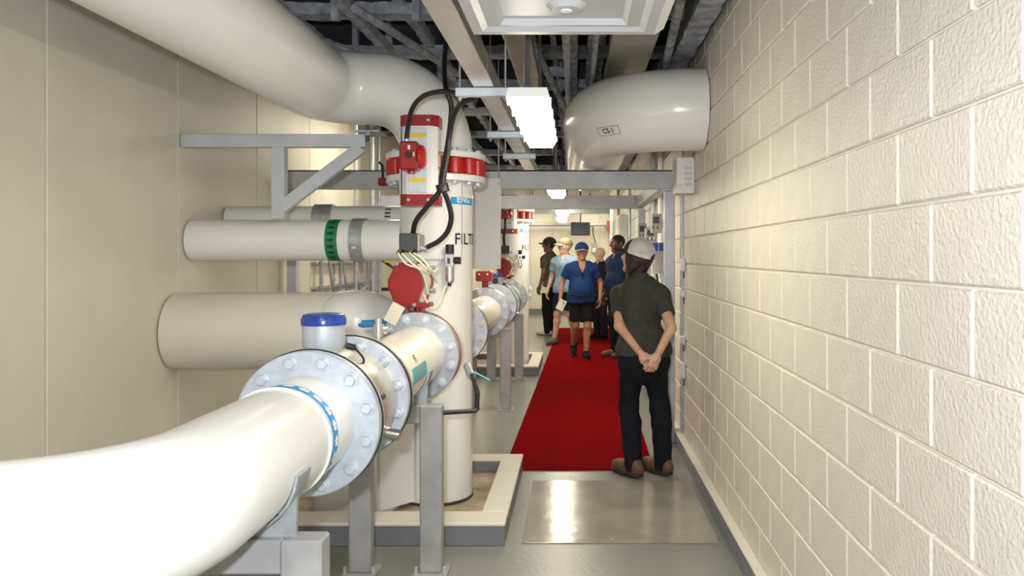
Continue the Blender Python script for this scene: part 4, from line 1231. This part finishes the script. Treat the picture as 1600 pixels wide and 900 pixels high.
    if collar:
        def col_f(P):
            D = f_cap(P, up((0, .014, 1.445)), up((0, .004, 1.525)), .090 if not woman else .088, .070 if not woman else .066)
            D = smax(D, -f_cap(P, up((0, .012, 1.43)), up((0, .0, 1.55)), .078 if not woman else .078, .060 if not woman else .056), .004)
            D = smax(D, -np.maximum(np.abs(P[..., 0] - nb[0]) - .022, P[..., 1] - nb[1] + .02), .003)
            return smax(smax(D, P[..., 2] - 1.503 - .40 * (P[..., 1] - ly), .004), 1.43 - P[..., 2], .004)
        skin_obj('collar', field((-.13 + lx, -.13 + ly, 1.38), (.13 + lx, .14 + ly, 1.58), .006, col_f), shirt, so, S)
    # trousers or shorts
    def leg_f(P):
        D = f_cap(P, (-.055, .005, .955), (.055, .005, .955), .136, .136, .88)
        if woman: D = smin(D, f_ell(P, (0, .02, .86), (.205, .145, .17)), .04)
        D = smin(D, f_ell(P, (0, .075, .90), (.148, .10, .12)), .05)
        for s in 'LR':
            hp, kn, an = [np.array(J[k + s]) for k in ('hip', 'kn', 'an')]
            if legs_long:
                A = leg(P, s, .015)
                A = smin(A, f_cap(P, kn + (0, .005, -.04), an + (0, .005, -.035), .066, .066), .03)
                A = smax(A, .032 - P[..., 2], .01)
            else:
                A = f_cap(P, hp, kn, .105, .094)
                u = unit(kn - hp)
                A = smax(A, (P - A3(*(hp + u * np.linalg.norm(kn - hp) * .86))) @ u.astype(np.float32), .008)
            D = smin(D, A, .04)
        D = smax(D, P[..., 2] - hem - .02, .006)
        return D + fold(P, .003)
    if strap:
        skin_obj('waist_strap', field(lo - .02, hi + .02, .009, lambda P: smax(shirt_f(P) - .007, np.abs(P[..., 2] - strap + .06 * P[..., 0]) - .010, .003)), 'black', so, S)
    if placket:
        skin_obj('placket', field((-.06, -.35, 1.17), (.06, .0, 1.36), .006, lambda P: smax(smax(shirt_f(P) - .005, np.abs(P[..., 0]) - .014, .003), np.maximum(1.21 - P[..., 2], P[..., 2] - 1.325), .003)), placket, so, S)
    skin_obj('trousers' if legs_long else 'shorts', field(lo - .02, (hi[0] + .02, hi[1] + .02, 1.06), hs_, leg_f), legs, t, S)
    for s in 'LR':
        an = np.array(J['an' + s], float); toe = foot_dir(s)
        u = toe - an; heel_z = max(0, an[2] - .085)
        fl = unit((u[0], u[1], 0)); side = np.array((-fl[1], fl[0], 0))
        pit = (toe[2] - .03 - heel_z) / max(.15, np.linalg.norm(u[:2]))
        R = np.stack([fl, side, (0, 0, 1)], 1).astype(np.float32)
        c = np.array((an[0], an[1], 0))
        def shear(V):
            V = V.copy(); x = V[:, 0]
            V[:, 2] += heel_z + pit * np.clip(x, -.1, .3); return V @ R.T + c
        def shoe_f(P):
            D = f_ell(P, (.10, 0, .038), (.135, .047, .050)); D = smin(D, f_ell(P, (-.01, 0, .055), (.075, .042, .06)), .05)
            D = smin(D, f_cap(P, (0, 0, .05), (0, 0, .105), .046, .046), .03)
            D = smax(D, .020 - P[..., 2], .006); return smax(D, P[..., 2] - .115, .006)
        def sole_f(P):
            D = smin(f_cap(P, (-.035, 0, .012), (.08, 0, .012), .044, .047), f_cap(P, (.08, 0, .012), (.185, 0, .012), .049, .042), .03)
            return smax(smax(D, P[..., 2] - .024, .004), .001 - P[..., 2], .003)
        if woman: shear_ = shear; shear = lambda V: shear_(V * A3(1.08, 1.12, 1.15))
        sv, sq = field((-.12, -.08, -.01), (.27, .08, .15), .007, shoe_f); s_o = skin_obj('shoe', (shear(sv), sq), shoes, t, S)
        sv, sq = field((-.12, -.08, -.01), (.27, .08, .05), .007, sole_f); skin_obj('sole', (shear(sv), sq), 'sole_dark', s_o, S)
        if socks:
            def sock_f(P): return smax(smax(f_cap(P, J['an' + s], J['kn' + s], .045, .062), P[..., 2] - (an[2] + .09), .005), (an[2] - .03) - P[..., 2], .005)
            skin_obj('sock', field(an - .1, an + .14, .008, sock_f), socks, t, S)
    # hair and cap
    if hairdo == 'long':
        def hair_f(P):
            D = head(P, .008)
            D = smax(D, -f_ell(P, (0, -.105, -.045), (.066, .095, .105)), .02)
            B = f_cap(P, (0, .055, .0), (0, .045, -.15), .056, .040, .8)
            for s in (-1, 1): B = smin(B, f_cap(P, (s * .058, .010, -.01), (s * .046, .0, -.17), .024, .014), .03)
            D = smin(D, B, .05)
            D = D + .0035 * np.sin(P[..., 0] * 160 + 20 * P[..., 2]) * np.sin(P[..., 2] * 14 + 3)
            return smax(D, -.225 - P[..., 2], .02)
        skin_obj('hair', to_body(field((-.13, -.13, -.25), (.13, .16, .15), .0055, hair_f)), hair, t, S)
    elif hairdo == 'short' or hairdo == 'balding':
        def hair_f(P):
            D = head(P, .010 if hairdo == 'balding' else .014)
            D = smax(D, -f_ell(P, (0, -.10, -.03), (.085, .085, .105)), .012)
            D = smax(D, -.055 - P[..., 2] - .3 * P[..., 1], .012)
            for s in (-1, 1): D = smax(D, -f_ell(P, (s * .085, .005, -.012), (.03, .026, .036)), .006)
            if hairdo == 'balding': D = smax(D, P[..., 2] - .045, .02)
            return D + .002 * np.sin(P[..., 0] * 150) * np.sin(P[..., 2] * 120 + P[..., 1] * 90)
        skin_obj('hair', to_body(field((-.12, -.13, -.16), (.12, .15, .15), .006, hair_f)), hair, t, S)
    elif hairdo == 'cropped':
        def hair_f(P):
            D = head(P, .005)
            D = smax(D, -f_ell(P, (0, -.10, -.035), (.085, .085, .105)), .01)
            D = smax(D, -.03 - P[..., 2] - .3 * P[..., 1], .01)
            for s in (-1, 1): D = smax(D, -f_ell(P, (s * .085, .005, -.012), (.03, .026, .036)), .006)
            return D
        skin_obj('hair', to_body(field((-.12, -.13, -.16), (.12, .15, .15), .006, hair_f)), hair, t, S)
    if cap:
        front, back, brim = cap
        k0 = .030   # height of the cap's rim at the brow
        def dome(P):
            D = f_ell(P, (0, .012, .040), (.101, .121, .104))
            D = smax(D, -f_ell(P, (0, .012, .038), (.090, .110, .092)), .003)
            return smax(D, k0 - .12 * P[..., 1] - P[..., 2], .003)
        if back == front:
            co = skin_obj('cap', to_body(field((-.12, -.14, -.02), (.12, .16, .16), .0055, dome)), front, t, S)
        else:
            cut = -.028
            co = skin_obj('cap', to_body(field((-.12, -.14, -.02), (.12, .16, .16), .005, lambda P: smax(dome(P), P[..., 1] - cut, .002))), front, t, S)
            hole = lambda P: f_ell(P, (0, .13, .022), (.036, .06, .034))
            skin_obj('cap_mesh', to_body(field((-.12, -.14, -.02), (.12, .16, .16), .005, lambda P: smax(smax(dome(P), cut - P[..., 1], .002), -hole(P), .003))), back, co, S)
            def band(P):
                D = f_ell(P, (0, .012, .040), (.104, .124, .107)); D = smax(D, -f_ell(P, (0, .012, .038), (.095, .115, .098)), .003)
                zb = P[..., 2] - (k0 - .12 * P[..., 1])
                B = smax(smax(D, -zb - .003, .002), zb - .026, .002)
                S1 = np.minimum(np.abs(P[..., 0]) - .006, np.abs(np.abs(P[..., 1] - .0 - cut) - .0) - .004)
                S1 = smax(smax(D, S1, .002), -zb, .002)
                rim = smax(smax(D, np.abs(hole(P)) - .005, .002), -zb - .003, .002)
                D2 = np.minimum(np.minimum(B, S1), rim)
                D2 = smax(D2, -hole(P), .002)
                return smax(D2, cut - .006 - P[..., 1], .002)
            skin_obj('cap_trim', to_body(field((-.12, -.14, -.03), (.12, .16, .16), .0042, band)), 'cap_white', co, S)
        def brim_f(P):
            z0 = k0 + .012 - .30 * P[..., 0] ** 2 / .08 - .05 * (-P[..., 1] - .10)
            D = f_ell(P * A3(1, 1, 0), (0, -.095, 0), (.086, .092, 1.0)) 
            D = smax(D, np.abs(P[..., 2] - z0) - .0045, .003)
            return smax(D, -f_ell(P, (0, .012, .04), (.090, .110, .2)), .003)
        skin_obj('brim', to_body(field((-.12, -.21, -.06), (.12, .0, .10), .0045, brim_f)), brim, co, S)
        MB_ = to_body
    return t

for n_, c_, r_ in (('skin_light', (.62, .36, .24), .5), ('skin_tan', (.44, .21, .12), .5), ('skin_brown', (.17, .075, .045), .5), ('skin_pale', (.64, .40, .29), .5)):
    mat(n_, c_, r_, var=.14, vscale=14, bump=.08, bscale=120)
    M[n_].node_tree.nodes['Principled BSDF'].inputs['Subsurface Weight'].default_value = .12
    M[n_].node_tree.nodes['Principled BSDF'].inputs['Subsurface Radius'].default_value = (.012, .005, .003)
for n_, c_ in (('shirt_charcoal', (.052, .052, .045)), ('shirt_royal', (.013, .042, .145)), ('shirt_sky', (.21, .32, .45)), ('shirt_olive', (.095, .085, .06)), ('shirt_black', (.014, .013, .014)), ('shirt_navy', (.008, .026, .066)),
               ('pants_navy', (.008, .010, .016)), ('pants_black', (.008, .008, .009)), ('pants_charcoal', (.018, .019, .022)), ('cap_charcoal', (.05, .05, .052)), ('cap_blue', (.018, .04, .13)), ('cap_white', (.72, .69, .67)), ('cap_net', (.62, .59, .57)), ('cap_dark', (.05, .045, .035))):
    mat(n_, c_, .85, var=.2, vscale=18, bump=.25, bscale=160, spec=.2)
mat('cap_brim', (.30, .29, .27), .8)
mat('cap_camo', (.30, .25, .13), .85, col2=(.09, .085, .05), vscale=40, spec=.2)
mat('hair_grey', (.50, .43, .28), .6, var=.3, vscale=60, bump=.4, bscale=200)
mat('hair_white', (.60, .52, .42), .6, var=.3, vscale=60, bump=.4, bscale=200)
mat('hair_dark', (.028, .012, .010), .42, var=.4, vscale=40, bump=.5, bscale=180)
mat('hair_black', (.010, .008, .007), .7)
mat('shoe_tan', (.15, .070, .030), .55, var=.35, vscale=20, bump=.2, bscale=60)
mat('shoe_black', (.010, .010, .010), .85, spec=.15)
mat('shoe_grey', (.10, .10, .085), .6)
mat('shoe_white', (.55, .50, .45), .6)
mat('sole_dark', (.025, .022, .020), .7)
mat('eye_white', (.6, .58, .55), .3)
mat('paper', (.72, .74, .66), .6)

# woman in the foreground, seen from behind with her hands clasped at her back
yw = PI - math.radians(-22)          # faces away, a little to the left
def local_of(loc, yaw, S):
    Ri = np.linalg.inv(rotz(yaw).astype(float))
    return lambda w: tuple(Ri @ (np.array(w, float) - np.array(loc)) / S)
loc = Vector((.478, 5.70, .012)); S = .945
L = local_of(loc, yw, S)
# her left is at the picture's left
JW = dict(lean=(.030, 0), shL=L((.335, 5.82, 1.285)), shR=L((.625, 5.70, 1.29)), elL=L((.305, 5.64, 1.075)), elR=L((.655, 5.50, 1.075)), wrL=L((.455, 5.46, .89)), wrR=L((.548, 5.425, .89)),
          hipL=(.085, 0, .90), hipR=(-.085, 0, .90), knL=L((.38, 5.78, .50)), knR=L((.60, 5.73, .50)),
          anL=L((.41, 5.68, .085)), anR=L((.625, 5.74, .085)), toeL=L((.285, 5.85, .04)), toeR=L((.49, 5.94, .04)))
def dirL(v): return tuple(np.linalg.inv(rotz(yw).astype(float)) @ np.array(v, float))
HW = dict(L=dict(d=dirL((.60, -.10, -.85)), n=dirL((.25, -1, .05)), curl=.75, thumb=dirL((.8, -.5, .6)), h=.0032),
          R=dict(d=dirL((-.42, -.12, -.90)), n=dirL((-.25, 1, .05)), curl=.85, thumb=dirL((-.8, -.5, .4)), h=.0032))
w1 = person('woman', 'woman in charcoal polo and white backed cap, back turned with hands clasped behind', loc, yw, S, JW, 'skin_light', 'hair_dark', head_yaw=math.radians(36), head_pitch=math.radians(-12),
            shirt='shirt_charcoal', legs='pants_navy', shoes='shoe_tan', cap=('cap_charcoal', 'cap_net', 'cap_charcoal'), hairdo='long', hem=.905, woman=True, hands=HW, h=.0085, sleeve=.60)

def man(label, px, Y, yaw, S, **k):
    return person('man', label, Vector(((px - 900) * Y / F, Y, .0135)), math.radians(yaw), S, **k)
# man in royal blue striding towards the viewer
mb_ = man('man in royal blue polo and blue cap walking forward with a white paper', 909, 12.2, 4, .985, skin='skin_tan', hair='hair_grey', head_pitch=math.radians(3),
          shirt='shirt_royal', legs='pants_black', legs_long=False, cap=('cap_blue', 'cap_blue', 'cap_brim'), belly=.05, wide=1.14, hem=.85, strap=.965, placket='shirt_black',
          joints=dict(knR=(-.10, -.01, .50), anR=(-.115, .26, .16), toeR=(-.12, .10, .055), knL=(.08, -.10, .50), anL=(.06, -.10, .085),
                      elR=(-.31, .03, 1.15), wrR=(-.335, -.08, .91), elL=(.30, .03, 1.15), wrL=(.275, -.10, .91)), h=.011)
bx = MB().box(Vector((-.215 + .09, 12.05, .875)), (.115, .012, .17), .003, Matrix.Rotation(.5, 3, 'Y'))
mc = man('man in pale blue shirt and camouflage cap walking at the left of the group', 883, 14.1, -22, 1.045, skin='skin_light', hair='hair_grey', head_yaw=math.radians(-42),
         shirt='shirt_sky', legs='pants_black', legs_long=False, cap=('cap_camo', 'cap_camo', 'cap_brim'), wide=1.05, hem=.86, shoes='shoe_grey',
         joints=dict(anR=(-.15, -.10, .085), knR=(-.12, -.06, .50), anL=(.14, .10, .085), elR=(-.26, .04, 1.13), wrR=(-.30, -.05, .90)), h=.012)
md = man('man in dark olive shirt turned away at the far left of the group', 859, 15.6, -120, 1.07, skin='skin_brown', hair='hair_black', head_yaw=math.radians(20), hairdo='cropped',
         shirt='shirt_olive', legs='pants_black', shoes='shoe_white', cap=('cap_dark', 'cap_dark', 'cap_dark'), hem=.88, h=.013)
me_ = man('bald man in black shirt standing at the back behind the blue shirted man', 938, 15.0, -48, .965, skin='skin_pale', hair='hair_white', hairdo='balding',
          shirt='shirt_black', legs='pants_charcoal', hem=.88, h=.013)
mf = man('tall man in navy polo at the right, partly hidden by the woman', 966, 12.3, -58, 1.06, skin='skin_brown', hair='hair_black', hairdo='cropped',
         shirt='shirt_navy', legs='pants_navy', shoes='shoe_tan', hem=.86, wide=1.06, belly=.03, h=.012)
# things they carry
pp = MB().box((-.222, 12.02, .825), (.115, .004, .165), .001, Matrix.Rotation(.45, 3, 'Y'))
tag(pp.build('paper_sheet', 'paper'), 'folded white paper held in the hand of the man in royal blue', 'paper')
pp = MB().box((-.60, 15.4, .95), (.16, .004, .22), .001, Matrix.Rotation(.2, 3, 'Y'))
tag(pp.build('paper_sheet', 'paper'), 'white paper held low by the man in the olive shirt', 'paper')
